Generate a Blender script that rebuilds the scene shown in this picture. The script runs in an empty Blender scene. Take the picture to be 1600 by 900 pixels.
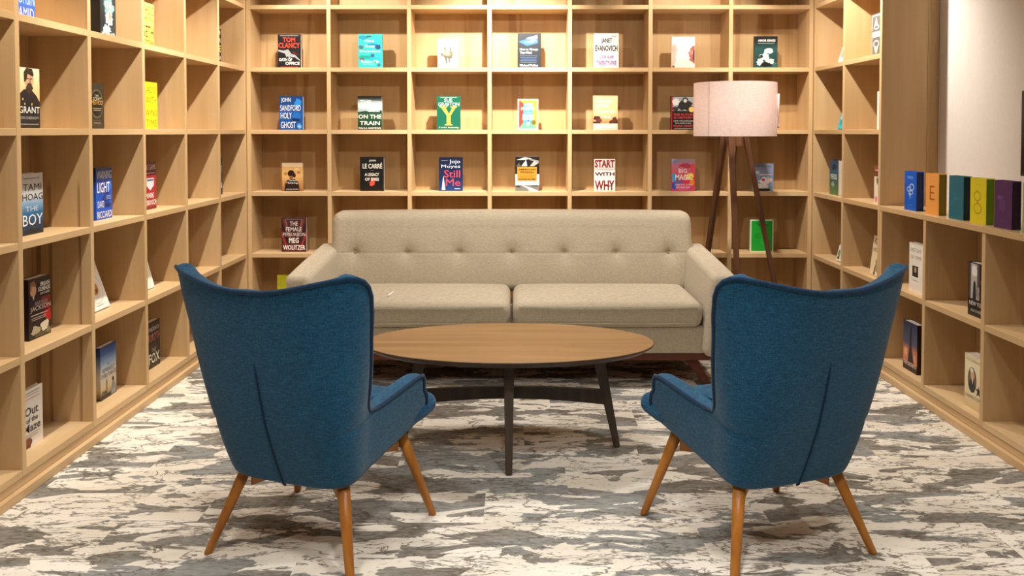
import bpy, bmesh, math, random
import numpy as np
from mathutils import Vector, Matrix
random.seed(7)
C = bpy.context.scene.collection
S = bpy.context.scene
R = math.radians

# ------------------------------------------------------------------ dimensions (metres)
H = 1.36            # eye height = height of the shelf at eye level
V = 0.425           # vertical pitch of the shelves
CW = 0.549          # width of a compartment
T = 0.028           # board thickness
DP = 0.27           # depth of the bookcases
YB = 5.98           # front plane of the back bookcase
WL = 1.837          # front plane of the left bookcase (x = -WL)
WR = 2.036          # front plane of the right bookcases
XR = 2.36           # right wall
CEIL = 2.80
def zk(k): return H + k * V
def top(k): return zk(k) + T / 2

# ------------------------------------------------------------------ camera
cam = bpy.data.cameras.new('camera'); co = bpy.data.objects.new('camera', cam); C.objects.link(co)
co.location = (0, 0, H); co.rotation_euler = (R(90 - 1.775), 0, 0)
cam.sensor_width = 36; cam.lens = 1365 / 1600 * 36
cam.shift_x = -0.0031; cam.shift_y = -0.126
cam.clip_start = 0.05
S.camera = co

# ------------------------------------------------------------------ colour management, world, lights
S.view_settings.view_transform = 'Standard'; S.view_settings.look = 'None'
S.view_settings.exposure = 0.12; S.view_settings.gamma = 1; S.view_settings.use_curve_mapping = False
w = bpy.data.worlds.new('world'); S.world = w; w.use_nodes = True
bg = w.node_tree.nodes['Background']; bg.inputs[0].default_value = (1, 0.94, 0.87, 1); bg.inputs[1].default_value = 0.05

WARM = (1, 0.92, 0.80)
def spot(name, loc, target, power, size=75, blend=0.5, radius=0.025, col=WARM):
    l = bpy.data.lights.new(name, 'SPOT'); l.energy = power; l.color = col
    l.spot_size = R(size); l.spot_blend = blend; l.shadow_soft_size = radius
    o = bpy.data.objects.new(name, l); C.objects.link(o); o.location = loc
    d = Vector(target) - Vector(loc); o.rotation_euler = d.to_track_quat('-Z', 'Y').to_euler()
    return o
LZ = 2.66
# three track spots towards the back bookcase
spot('track_spot', (-1.30, 5.15, LZ), (-1.10, 6.15, 1.65), 95)
spot('track_spot', (-0.02, 5.10, LZ), (-0.10, 6.15, 1.60), 350, 78, 0.9)
spot('track_spot', (1.38, 5.15, LZ), (1.20, 6.15, 1.65), 75)
# frontal spot over the middle of the room, washing the back bookcase and the sofa
spot('track_spot', (0.15, 3.35, LZ), (0.0, 6.0, 1.2), 62, 80, 0.7)
# spots along the left bookcase
for y, p in ((2.75, 82), (3.75, 105), (4.65, 118), (5.45, 50)):
    spot('track_spot', (-1.28, y, 2.60), (-1.95, y + 0.25, 1.55), p, 92, 0.8)
# spots along the right bookcases
spot('track_spot', (1.50, 5.02, 2.60), (2.15, 5.25, 1.55), 135, 118, 0.9)
spot('track_spot', (1.35, 3.10, 2.60), (1.75, 3.50, 0.0), 32, 66, 0.8)
# soft recessed downlights over the seating
for x, y, p in ((-0.45, 4.5, 95), (0.5, 4.45, 95), (0.5, 2.0, 112), (-0.9, 1.9, 92), (0.1, 0.9, 165), (1.2, 1.6, 44)):
    spot('downlight', (x, y, 2.78), (x, y, 0), p, 112, 0.6, 0.10, (1, 0.97, 0.92))

# ------------------------------------------------------------------ materials
def srgb(c):
    if isinstance(c, str):
        c = c.lstrip('#'); c = [int(c[i:i + 2], 16) / 255 for i in (0, 2, 4)]
    return tuple(x / 12.92 if x <= 0.04045 else ((x + 0.055) / 1.055) ** 2.4 for x in c) + (1,)
def newmat(name, rough=0.6, spec=0.4):
    m = bpy.data.materials.new(name); m.use_nodes = True
    nt = m.node_tree; b = nt.nodes['Principled BSDF']
    b.inputs['Roughness'].default_value = rough; b.inputs['Specular IOR Level'].default_value = spec
    return m, nt, b
def N(nt, t, **kw):
    n = nt.nodes.new(t)
    for k, v in kw.items(): setattr(n, k, v)
    return n
_flat = {}
def flat(c, rough=0.45, name='print'):
    key = (c, rough)
    if key not in _flat:
        m, nt, b = newmat(name + '_' + str(c), rough); b.inputs[0].default_value = srgb(c); _flat[key] = m
    return _flat[key]
def coords(nt, scale=(1, 1, 1), rand=True):
    tc = N(nt, 'ShaderNodeTexCoord'); mp = N(nt, 'ShaderNodeMapping'); mp.inputs['Scale'].default_value = scale
    nt.links.new(tc.outputs['Object'], mp.inputs['Vector'])
    if rand:
        oi = N(nt, 'ShaderNodeObjectInfo'); mu = N(nt, 'ShaderNodeVectorMath', operation='SCALE')
        cb = N(nt, 'ShaderNodeCombineXYZ')
        for i in range(3): nt.links.new(oi.outputs['Random'], cb.inputs[i])
        mu.inputs['Scale'].default_value = 37.0
        nt.links.new(cb.outputs[0], mu.inputs[0]); nt.links.new(mu.outputs[0], mp.inputs['Location'])
    return mp.outputs[0]
def noise(nt, vec, scale=1, detail=4, rough=0.5, dist=0):
    n = N(nt, 'ShaderNodeTexNoise'); n.inputs['Scale'].default_value = scale; n.inputs['Detail'].default_value = detail
    n.inputs['Roughness'].default_value = rough; n.inputs['Distortion'].default_value = dist
    nt.links.new(vec, n.inputs['Vector']); return n.outputs[0]
def ramp(nt, fac, stops, interp='LINEAR'):
    r = N(nt, 'ShaderNodeValToRGB'); cr = r.color_ramp; cr.interpolation = interp
    while len(cr.elements) > 1: cr.elements.remove(cr.elements[-1])
    for i, (p, c) in enumerate(stops):
        e = cr.elements[0] if i == 0 else cr.elements.new(p)
        e.position = p; e.color = srgb(c) if isinstance(c, str) else (c, c, c, 1)
    nt.links.new(fac, r.inputs[0]); return r.outputs[0]
def mix(nt, fac, a, b, mode='MIX'):
    m = N(nt, 'ShaderNodeMix', data_type='RGBA', blend_type=mode)
    if hasattr(fac, 'links'): nt.links.new(fac, m.inputs['Factor'])
    else: m.inputs['Factor'].default_value = fac
    for s, v in ((m.inputs[6], a), (m.inputs[7], b)):
        if hasattr(v, 'links'): nt.links.new(v, s)
        else: s.default_value = srgb(v)
    return m.outputs[2]
def bump(nt, b, h, strength, dist=0.002):
    bp = N(nt, 'ShaderNodeBump'); bp.inputs['Strength'].default_value = strength; bp.inputs['Distance'].default_value = dist
    nt.links.new(h, bp.inputs['Height']); nt.links.new(bp.outputs[0], b.inputs['Normal'])

def wood(name, axis, c0, c1, c2, rough=0.5, scale=1.0, streak=0.25, streakcol='8A5A2C', lo=0.66, hi=0.74):
    """Board with the grain along the given axis (0 x, 1 y, 2 z)."""
    m, nt, b = newmat(name, rough, 0.3)
    sc = [9 * scale] * 3; sc[axis] = 0.7 * scale
    v = coords(nt, sc)
    n1 = noise(nt, v, 1.0, 5, 0.55, 0.6)
    base = ramp(nt, n1, ((0.3, c0), (0.5, c1), (0.7, c2)))
    fs = [90 * scale] * 3; fs[axis] = 3 * scale
    n2 = noise(nt, coords(nt, fs), 1.0, 3, 0.6)
    f2 = ramp(nt, n2, ((0.35, 0.90), (0.6, 1.0)))
    col = mix(nt, 0.35, base, f2, 'MULTIPLY')
    if streak:
        ss = [4.2 * scale] * 3; ss[axis] = 0.22 * scale
        n3 = noise(nt, coords(nt, ss), 1.0, 3, 0.5, 0.4)
        k = ramp(nt, n3, ((lo, 0.0), (hi, streak)))
        col = mix(nt, k, col, streakcol)
    nt.links.new(col, b.inputs[0]); bump(nt, b, n2, 0.06)
    return m
B0, B1, B2 = 'C3A274', 'CBAA7E', 'D2B48A'
BIRCH = [wood('birch_plywood_x', 0, B0, B1, B2), wood('birch_plywood_y', 1, B0, B1, B2), wood('birch_plywood_z', 2, B0, B1, B2, streak=0.3)]
BACK = wood('birch_back_panel', 2, 'BC9A6C', 'C3A275', 'CAAA7F', streak=0.4, lo=0.61, hi=0.63)
def heartwood(src, bands, axis=0, amp=0.16, edge=1.0, zmax=None, dark='8F6434'):
    m = src.copy(); m.name = 'birch_back_panel_heartwood'; nt = m.node_tree; b = nt.nodes['Principled BSDF']
    base = b.inputs[0].links[0].from_socket
    tc = N(nt, 'ShaderNodeTexCoord'); sp = N(nt, 'ShaderNodeSeparateXYZ'); nt.links.new(tc.outputs['Object'], sp.inputs[0])
    n = noise(nt, coords(nt, (2.2, 2.2, 0.9), False), 1, 3, 0.5); fine = noise(nt, coords(nt, (14, 14, 1.1), False), 1, 3, 0.55)
    x = N(nt, 'ShaderNodeMath', operation='MULTIPLY_ADD'); nt.links.new(n, x.inputs[0]); x.inputs[1].default_value = amp; nt.links.new(sp.outputs[axis], x.inputs[2])
    col = base
    for x0, x1, k in bands:
        lo = N(nt, 'ShaderNodeMapRange', interpolation_type='SMOOTHSTEP'); hi = N(nt, 'ShaderNodeMapRange', interpolation_type='SMOOTHSTEP')
        for q, a_, b_ in ((lo, x0 - 0.012 * edge, x0 + 0.012 * edge), (hi, x1 + 0.03 * edge, x1 - 0.03 * edge)):
            nt.links.new(x.outputs[0], q.inputs['Value']); q.inputs['From Min'].default_value = min(a_, b_); q.inputs['From Max'].default_value = max(a_, b_)
            if a_ > b_: q.inputs['To Min'].default_value = 1; q.inputs['To Max'].default_value = 0
        mu = N(nt, 'ShaderNodeMath', operation='MULTIPLY'); nt.links.new(lo.outputs[0], mu.inputs[0]); nt.links.new(hi.outputs[0], mu.inputs[1])
        mk = N(nt, 'ShaderNodeMath', operation='MULTIPLY'); nt.links.new(mu.outputs[0], mk.inputs[0]); nt.links.new(ramp(nt, fine, ((0.35, k * 0.35), (0.6, k))), mk.inputs[1])
        fac = mk.outputs[0]
        if zmax:
            zq = N(nt, 'ShaderNodeMapRange'); nt.links.new(sp.outputs[2], zq.inputs['Value']); zq.inputs['From Min'].default_value = zmax - 0.05; zq.inputs['From Max'].default_value = zmax
            zq.inputs['To Min'].default_value = 1; zq.inputs['To Max'].default_value = 0
            zm = N(nt, 'ShaderNodeMath', operation='MULTIPLY'); nt.links.new(fac, zm.inputs[0]); nt.links.new(zq.outputs[0], zm.inputs[1]); fac = zm.outputs[0]
        col = mix(nt, fac, col, dark)
    nt.links.new(col, b.inputs[0]); return m
BACKH = heartwood(BACK, ((2.48, 2.83, 0.55), (2.36, 2.40, 0.3), (3.62, 3.98, 0.5), (1.13, 1.22, 0.2)))
STREAKED = heartwood(BIRCH[2], ((0.058, 0.068, 0.8), (0.185, 0.202, 0.8), (0.235, 0.256, 0.7)), 1, 0.024, 0.25, 1.16, '6A4522')
OAK = wood('oak_table_top', 0, '94704A', 'A07B50', 'AC885C', 0.38, 2.2, 0.35, '7A5228')
DARKWOOD = wood('dark_walnut', 2, '3A3029', '463A30', '504337', 0.45, 2, 0)
LAMPWOOD = wood('walnut_lamp_legs', 2, '4A2E1E', '5E3D29', '6E4A34', 0.4, 2, 0)
LEGWOOD = wood('honey_beech_legs', 2, '96591F', 'A86A28', 'B97A34', 0.32, 2, 0)
REDWOOD = wood('cherry_sofa_base', 0, '4E2418', '5E2E1E', '6C3826', 0.4, 2, 0)

def fabric(name, dark, mid, light, bs=0.35, sheen=0.2, fine=430.0):
    m, nt, b = newmat(name, 0.9, 0.15)
    b.inputs['Sheen Weight'].default_value = sheen; b.inputs['Sheen Roughness'].default_value = 0.5
    h = noise(nt, coords(nt, (fine * 0.10, fine * 0.10, fine)), 1, 2, 0.6)
    v = noise(nt, coords(nt, (fine, fine, fine * 0.10)), 1, 2, 0.6)
    a = N(nt, 'ShaderNodeMath', operation='ADD'); nt.links.new(h, a.inputs[0]); nt.links.new(v, a.inputs[1])
    d = N(nt, 'ShaderNodeMath', operation='MULTIPLY'); d.inputs[1].default_value = 0.5; nt.links.new(a.outputs[0], d.inputs[0])
    nt.links.new(ramp(nt, d.outputs[0], ((0.36, dark), (0.5, mid), (0.64, light))), b.inputs[0])
    bump(nt, b, d.outputs[0], bs, 0.002)
    return m
BLUE = fabric('blue_woven_upholstery', '0B3650', '134A69', '226082')
PIPE = fabric('blue_piping', '08243C', '0B2F4C', '0F3B5E')
LINEN = fabric('beige_linen_upholstery', 'ADA08A', 'BEB29C', 'CCC1AC', 0.3, 0.15)
SHADE = fabric('linen_lamp_shade', 'DECDC9', 'F0E3E0', 'F8F0EE', 0.15, 0.0, 300.0)

_nt = SHADE.node_tree; _p = _nt.nodes['Principled BSDF']; _tr = N(_nt, 'ShaderNodeBsdfTranslucent'); _tr.inputs[0].default_value = srgb('F6E6E0')
_mx = N(_nt, 'ShaderNodeMixShader'); _mx.inputs[0].default_value = 0.35
_nt.links.new(_p.outputs[0], _mx.inputs[1]); _nt.links.new(_tr.outputs[0], _mx.inputs[2]); _nt.links.new(_mx.outputs[0], _nt.nodes['Material Output'].inputs[0])

def carpet():
    m, nt, b = newmat('birch_bark_carpet', 0.95, 0.1)
    tc = N(nt, 'ShaderNodeTexCoord'); sep = N(nt, 'ShaderNodeSeparateXYZ'); nt.links.new(tc.outputs['Object'], sep.inputs[0])
    def math_(op, a, bb=None):
        n = N(nt, 'ShaderNodeMath', operation=op)
        for i, v in enumerate((a, bb)):
            if v is None: continue
            if hasattr(v, 'links'): nt.links.new(v, n.inputs[i])
            else: n.inputs[i].default_value = v
        return n.outputs[0]
    row = math_('FLOOR', math_('DIVIDE', sep.outputs[1], 0.25))
    wn0 = N(nt, 'ShaderNodeTexWhiteNoise', noise_dimensions='1D'); nt.links.new(row, wn0.inputs['W'])
    colx = math_('FLOOR', math_('ADD', math_('DIVIDE', sep.outputs[0], 1.0), wn0.outputs[0]))
    cb = N(nt, 'ShaderNodeCombineXYZ'); nt.links.new(colx, cb.inputs[0]); nt.links.new(math_('FLOOR', math_('DIVIDE', row, 3.0)), cb.inputs[1])
    wn = N(nt, 'ShaderNodeTexWhiteNoise', noise_dimensions='2D'); nt.links.new(cb.outputs[0], wn.inputs['Vector'])
    off = N(nt, 'ShaderNodeVectorMath', operation='MULTIPLY_ADD')
    nt.links.new(wn.outputs['Color'], off.inputs[0]); off.inputs[1].default_value = (9, 9, 9); nt.links.new(tc.outputs['Object'], off.inputs[2])
    def mp(s):
        q = N(nt, 'ShaderNodeMapping'); q.inputs['Scale'].default_value = s; nt.links.new(off.outputs[0], q.inputs['Vector']); return q.outputs[0]
    nA = noise(nt, mp((3.0, 8.0, 1)), 1.0, 9, 0.56, 0.5)
    mask = ramp(nt, nA, ((0.512, 0.0), (0.522, 1.0)))
    nB = noise(nt, mp((1.9, 6.5, 1)), 1.0, 7, 0.58, 0.5)
    nE = noise(nt, mp((3.1, 9.0, 1)), 1.0, 6, 0.6, 0.6)
    crack2 = ramp(nt, math_('ABSOLUTE', math_('SUBTRACT', nE, 0.44)), ((0.005, 1.0), (0.010, 0.0)))
    crack = ramp(nt, math_('ABSOLUTE', math_('SUBTRACT', nB, 0.5)), ((0.006, 1.0), (0.010, 0.0)))
    nC = noise(nt, mp((1.3, 3, 1)), 1.0, 2, 0.5)
    nD = noise(nt, mp((26, 75, 1)), 1.0, 4, 0.65)
    grey = ramp(nt, nC, ((0.38, '6C655C'), (0.48, '7C776F'), (0.57, '888B8A')))
    cream = ramp(nt, noise(nt, mp((1.7, 5, 1)), 1.0, 3, 0.5), ((0.35, 'D5CBBB'), (0.62, 'E9E2D6')))
    fleck = ramp(nt, nD, ((0.61, 0.0), (0.66, 0.75)))
    cream = mix(nt, fleck, cream, '7B7266')
    greyf = mix(nt, 0.35, grey, ramp(nt, nD, ((0.35, '5A534A'), (0.6, 'B0AA9E'))))
    col = mix(nt, mask, cream, greyf)
    col = mix(nt, math_('MULTIPLY', math_('MAXIMUM', crack, crack2), 0.8), col, '5C5449')
    nt.links.new(col, b.inputs[0])
    pile = noise(nt, mp((320, 320, 320)), 1.0, 2, 0.6); bump(nt, b, pile, 0.25, 0.003)
    return m
CARPET = carpet()
def paint(name, c, rough=0.7):
    m, nt, b = newmat(name, rough, 0.3); n = noise(nt, coords(nt, (60, 60, 60), False), 1, 3)
    nt.links.new(mix(nt, 0.05, c, ramp(nt, n, ((0.3, 0.0), (0.7, 1.0))), 'OVERLAY'), b.inputs[0]); return m
WHITE = paint('white_wall_paint', 'DDD6D2'); CEILM = paint('ceiling_paint', 'DAD6CF')
PAGES = paint('book_pages', 'EDE6D8', 0.8)
BLACKPL = flat('0B0B0C', 0.3, 'screen'); BEZEL = flat('3A3836', 0.4, 'bezel'); PENW = flat('F2EEE6', 0.3, 'pen')
METAL, _nt, _b = newmat('lamp_metal', 0.3); _b.inputs[0].default_value = srgb('8A8580'); _b.inputs['Metallic'].default_value = 1
CORDM = flat('1C1210', 0.5, 'cord'); BTN = LINEN

# ------------------------------------------------------------------ helpers
def link(name, me, mats, parent=None, smooth=False):
    o = bpy.data.objects.new(name, me); C.objects.link(o)
    for m in (mats if isinstance(mats, (list, tuple)) else [mats]): me.materials.append(m)
    if smooth:
        for p in me.polygons: p.use_smooth = True
    if parent: o.parent = parent
    return o
def fin(name, bm, mats, parent=None, smooth=False):
    me = bpy.data.meshes.new(name); bmesh.ops.recalc_face_normals(bm, faces=bm.faces[:]); bm.to_mesh(me); bm.free()
    return link(name, me, mats, parent, smooth)
def tag(o, label, cat, group=None, kind=None):
    o['label'] = label; o['category'] = cat
    if group: o['group'] = group
    if kind: o['kind'] = kind
    return o
def thing(name, label, cat, loc, rz=0, group=None, rx=0):
    o = bpy.data.objects.new(name, None); C.objects.link(o); o.empty_display_size = 0.1
    o.location = loc; o.rotation_euler = (rx, 0, rz)
    return tag(o, label, cat, group)
def add_box(bm, x0, x1, y0, y1, z0, z1, bev=0.0, seg=1, mi=0):
    r = bmesh.ops.create_cube(bm, size=1)['verts']
    for v in r: v.co = Vector(((x0 + x1) / 2 + v.co.x * (x1 - x0), (y0 + y1) / 2 + v.co.y * (y1 - y0), (z0 + z1) / 2 + v.co.z * (z1 - z0)))
    fs = {f for v in r for f in v.link_faces}
    for f in fs: f.material_index = mi
    if bev:
        es = list({e for v in r for e in v.link_edges})
        bmesh.ops.bevel(bm, geom=es, offset=bev, segments=seg, affect='EDGES', profile=0.5)
def box(name, x0, x1, y0, y1, z0, z1, m, parent=None, bev=0.0015, seg=1):
    bm = bmesh.new(); add_box(bm, x0, x1, y0, y1, z0, z1, bev, seg); return fin(name, bm, m, parent)
def loft(bm, rings, cap=True, closed=True):
    vs = [[bm.verts.new(p) for p in r] for r in rings]; n = len(rings[0])
    for a, b in zip(vs[:-1], vs[1:]):
        for i in range(n if closed else n - 1):
            j = (i + 1) % n; bm.faces.new((a[i], a[j], b[j], b[i]))
    if cap: bm.faces.new(vs[0][::-1]); bm.faces.new(vs[-1])
    return vs
def tube(bm, pts, rad, n=8, cap=True):
    pts = [Vector(p) for p in pts]; rads = rad if isinstance(rad, (list, tuple)) else [rad] * len(pts)
    rings = []; up = None
    for i, p in enumerate(pts):
        t = (pts[min(i + 1, len(pts) - 1)] - pts[max(i - 1, 0)]).normalized()
        if up is None: up = t.orthogonal().normalized()
        up = (up - t * up.dot(t)); up = up.normalized() if up.length > 1e-6 else t.orthogonal().normalized()
        s = t.cross(up)
        rings.append([p + (up * math.cos(2 * math.pi * k / n) + s * math.sin(2 * math.pi * k / n)) * rads[i] for k in range(n)])
    loft(bm, rings, cap)
def rrect(a, b, r, nc=6, nside=1):
    """closed rounded rectangle (half sizes a, b), corner radius r, points (u, v)"""
    r = min(r, a * 0.999, b * 0.999); pts = []
    cs = [(a - r, b - r, 0), (-(a - r), b - r, 90), (-(a - r), -(b - r), 180), (a - r, -(b - r), 270)]
    for i, (cx, cy, a0) in enumerate(cs):
        for k in range(nc + 1):
            t = R(a0 + 90 * k / nc); pts.append((cx + r * math.cos(t), cy + r * math.sin(t)))
        nx = cs[(i + 1) % 4]; t = R(nx[2]); q = (nx[0] + r * math.cos(t), nx[1] + r * math.sin(t)); p = pts[-1]
        for k in range(1, nside): pts.append((p[0] + (q[0] - p[0]) * k / nside, p[1] + (q[1] - p[1]) * k / nside))
    return pts
def ease_stations(L, r, nend=6, nmid=20):
    """stations along -L/2..L/2 with rounded ends: (x, inset)"""
    st = []
    for k in range(nend + 1):
        t = R(90 * k / nend); st.append((-L / 2 + r * (1 - math.sin(t)) if False else -L / 2 + r * (1 - math.cos(t)), r * (1 - math.sin(t))))
    for k in range(1, nmid): st.append((-L / 2 + r + (L - 2 * r) * k / nmid, 0))
    for k in range(nend, -1, -1):
        t = R(90 * k / nend); st.append((L / 2 - r * (1 - math.cos(t)), r * (1 - math.sin(t))))
    return st

# ------------------------------------------------------------------ room shell
def struct(o): o['kind'] = 'structure'; return o
struct(box('floor', -2.12, XR + 0.02, -1.5, 6.30, -0.05, 0, CARPET, bev=0))
struct(box('ceiling', -2.25, XR + 0.13, -1.5, 6.40, CEIL, CEIL + 0.06, CEILM, bev=0))
struct(box('wall_left', -2.25, -2.12, -1.5, 6.40, 0, CEIL, WHITE, bev=0))
struct(box('wall_back', -2.12, XR + 0.01, 6.27, 6.40, 0, CEIL, WHITE, bev=0))
struct(box('wall_right', XR, XR + 0.13, -1.5, 6.40, 0, CEIL, WHITE, bev=0))
struct(box('trim_1', WR + DP + 0.003, XR - 0.001, YB - 2 * CW - 0.006, YB - 2 * CW + 0.05, top(-1) + 0.001, CEIL - 0.001, BIRCH[2]))

# ------------------------------------------------------------------ bookcases: x along the length, front at y = 0, depth towards +y
def bookcase(label, loc, rz, xs, ks, ztop, group, inset=0.0, streaked=None):
    t = thing('bookcase', label, 'bookcase', loc, rz, group)
    z0 = zk(ks[0]) - T / 2
    for i, x in enumerate(xs):
        box('end_panel' if i in (0, len(xs) - 1) else 'divider', x - T / 2, x + T / 2, 0, DP - 0.013, z0, ztop, STREAKED if streaked == i else BIRCH[2], t)
    for k in ks:
        z = zk(k)
        for a, b in zip(xs[:-1], xs[1:]):
            box('shelf', a + T / 2, b - T / 2, 0.0012, DP - 0.013, z - T / 2, z + T / 2, BIRCH[0], t, 0.001)
    box('back_panel', xs[0] - T / 2, xs[-1] + T / 2, DP - 0.0125, DP, z0, ztop, BACKH if inset else BACK, t, 0)
    box('base_rail', xs[0] - T / 2 + inset, xs[-1] + T / 2 - inset, 0.006, DP - 0.02, 0.036, z0 - 0.0005, BIRCH[0], t, 0.002)
    box('plinth', xs[0] - T / 2 + inset, xs[-1] + T / 2 - inset, -0.014, DP - 0.02, 0.0, 0.0355, BIRCH[0], t, 0.002)
    return t
GB = 'built in plywood bookcases'
KS = [-3, -2, -1, 0, 1, 2, 3]; ZT = zk(3) + T / 2
xl = [CW * i for i in range(7)]; xl[-1] -= T / 2
bookcase('pale birch plywood bookcase of square cubbies along the left wall', (-WL, YB - 6 * CW, 0), R(90), xl, KS, ZT, GB, 0.0, 2)
bookcase('pale birch plywood bookcase across the back wall behind the sofa', (-WL + T / 2 + 0.001, YB, 0), 0, [CW * i for i in range(8)], KS, ZT, GB, 0.03)
xr = [T / 2, CW, 2 * CW - 0.0]
bookcase('tall two-column birch plywood bookcase in the right corner beside the floor lamp', (WR, YB, 0), R(-90), xr, KS, ZT, GB)
xw = [CW * i + T for i in range(5)]; xw[0] += 0.001
xw = [T + 0.001] + [CW * i for i in range(1, 5)]
bookcase('low plywood bookcase under the counter on the right wall', (WR, YB - 2 * CW, 0), R(-90), xw, [-3, -2], zk(-1) - T / 2 - 0.0005, GB)
ct = box('countertop', WR - 0.002, XR - 0.001, YB - 6 * CW - T, YB - 2 * CW - T / 2 - 0.001, zk(-1) - T / 2, zk(-1) + T / 2, BIRCH[1])
tag(ct, 'glossy plywood counter board on top of the low right bookcase', 'countertop')
_m = BIRCH[1].copy(); _m.name = 'lacquered_birch_counter'; _m.node_tree.nodes['Principled BSDF'].inputs['Roughness'].default_value = 0.22
ct.data.materials[0] = _m

# ------------------------------------------------------------------ screen on the right wall
tv = thing('wall_screen', 'black framed flat screen on the white wall at the right edge', 'screen', (XR - 0.001, 3.66, 1.353), R(-90))
box('frame', -0.34, 0.34, -0.045, 0, -0.195, 0.195, BEZEL, tv, 0.003)
box('display', -0.327, 0.327, -0.047, -0.0452, -0.182, 0.182, BLACKPL, tv, 0)

# ------------------------------------------------------------------ sofa
sofa = thing('sofa', 'beige tufted linen sofa with two seat cushions in front of the back bookcase', 'sofa', (-0.02, 4.60, 0))
def seat_cushion(xc, L):
    D, TH = 0.60, 0.135; bm = bmesh.new(); rings = []
    for x, ins in ease_stations(L, 0.045, 6, 26):
        ring = []
        for (y, z) in rrect(D / 2 - ins, TH / 2 - ins, 0.04, 6, 10):
            u = 2 * x / L; v = 2 * y / D
            cr = 0.016 * max(0, 1 - u ** 4) * max(0, 1 - v ** 4) if z > 0 else 0
            fb = 0.010 * (1 - u ** 4) if y < -D / 2 + 0.05 else 0
            ring.append((xc + x, 0.01 + D / 2 + y - fb, 0.385 + z + cr))
        rings.append(ring)
    loft(bm, rings); o = fin('seat_cushion', bm, LINEN, sofa, True)
    bm = bmesh.new()                                   # welt seams along the front edges
    for z in (0.045, -0.045):
        tube(bm, [(xc - L / 2 + 0.03 + (L - 0.06) * k / 24, 0.009 - 0.010 * (1 - (2 * k / 24 - 1) ** 4), 0.385 + z + 0.003) for k in range(25)], 0.0018, 6)
    fin('seam', bm, LINEN, o, True)
seat_cushion(-0.515, 1.015); seat_cushion(0.515, 1.015)
def sofa_back():
    L, D, HH = 2.19, 0.20, 0.47; bm = bmesh.new(); rings = []
    zt = 0.232                                          # tuft line height inside the back
    tx = [0.316 * k for k in range(-3, 4)]
    for x, ins in ease_stations(L, 0.05, 7, 150):
        ring = []
        for (y, z) in rrect(D / 2 - ins, HH / 2 - ins, 0.05, 7, 70):
            zz = z + HH / 2
            dy = 0
            if y < -0.02:
                belly = 0.018 * (1 - abs(2 * z / HH) ** 2.5) * (1 - abs(2 * x / L) ** 8)
                dy -= belly
                dy += 0.0025 * math.exp(-((zz - zt) / 0.006) ** 2)
                for a in tx:
                    r2 = ((x - a) / 0.055) ** 2 + ((zz - zt) / 0.055) ** 2
                    dy += 0.018 * math.exp(-r2) + 0.016 * math.exp(-r2 * 10)
                    dy += 0.0035 * math.exp(-((x - a) / 0.007) ** 2) * math.exp(-((zz - zt) / 0.15) ** 2)
            crown = 0.008 * (1 - abs(2 * x / L) ** 3) if z > 0.15 else 0
            ring.append((x, 0.70 + y + dy + zz * 0.20, 0.40 + zz + crown))
        rings.append(ring)
    loft(bm, rings); o = fin('backrest', bm, LINEN, sofa, True)
    for a in tx:
        bm = bmesh.new(); bmesh.ops.create_uvsphere(bm, u_segments=12, v_segments=8, radius=0.007)
        for v in bm.verts: v.co = Vector((a + v.co.x, 0.70 - 0.10 + 0.018 + zt * 0.2 + v.co.y * 0.5, 0.40 + zt + v.co.z))
        fin('tuft_button', bm, BTN, o, True)
sofa_back()
def sofa_arm(s):
    bm = bmesh.new(); rings = []; Y0, Y1 = -0.06, 0.80
    nn = 26; r = 0.03
    st = [(Y0 + r * (1 - math.cos(R(15 * k))), r * (1 - math.sin(R(15 * k)))) for k in range(7)]
    st += [(Y0 + r + (Y1 - Y0 - r) * k / nn, 0) for k in range(1, nn + 1)]
    for y, ins in st:
        f = (y - Y0) / (Y1 - Y0)
        zt_ = 0.605 + 0.065 * f ** 0.8; zb = 0.178
        hh = (zt_ - zb) / 2
        ring = []
        for (u, v) in rrect(0.067 - ins, hh - ins, 0.035, 6, 6):
            g = (v + hh) / (2 * hh)
            ring.append((s * (1.095 + u + 0.045 * (g - 0.4)), y, zb + hh + v))
        rings.append(ring)
    loft(bm, rings); fin('armrest', bm, LINEN, sofa, True)
sofa_arm(-1); sofa_arm(1)
box('seat_base', -1.05, 1.05, 0.02, 0.84, 0.176, 0.322, LINEN, sofa, 0.02, 4)
box('base_frame', -1.09, 1.09, 0.03, 0.80, 0.140, 0.176, REDWOOD, sofa, 0.006, 2)
for sx in (-1, 1):
    for y0, y1 in ((0.09, 0.05), (0.72, 0.76)):
        bm = bmesh.new(); rings = []
        for f in (0, 0.5, 1):
            cx = sx * (1.06 - 0.10 * f); cy = y1 + (y0 - y1) * f; h = 0.017 + 0.019 * f
            rings.append([(cx + a * h, cy + b * h, 0.143 * f) for a, b in ((-1, -1), (1, -1), (1, 1), (-1, 1))])
        loft(bm, rings); bmesh.ops.bevel(bm, geom=bm.edges[:], offset=0.003, segments=1, affect='EDGES'); fin('leg', bm, REDWOOD, sofa)

# pen lying on the left seat cushion
bm = bmesh.new(); tube(bm, [(0, 0, 0), (0.004, 0, 0), (0.10, 0, 0), (0.118, 0, 0), (0.128, 0, 0)], [0.004, 0.005, 0.005, 0.004, 0.001], 10)
pen = fin('pen', bm, PENW, None, True); tag(pen, 'small white pen lying on the left seat cushion of the sofa', 'pen')
pen.location = (-0.69, 4.71, 0.4715); pen.rotation_euler = (0, 0, R(83))

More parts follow.
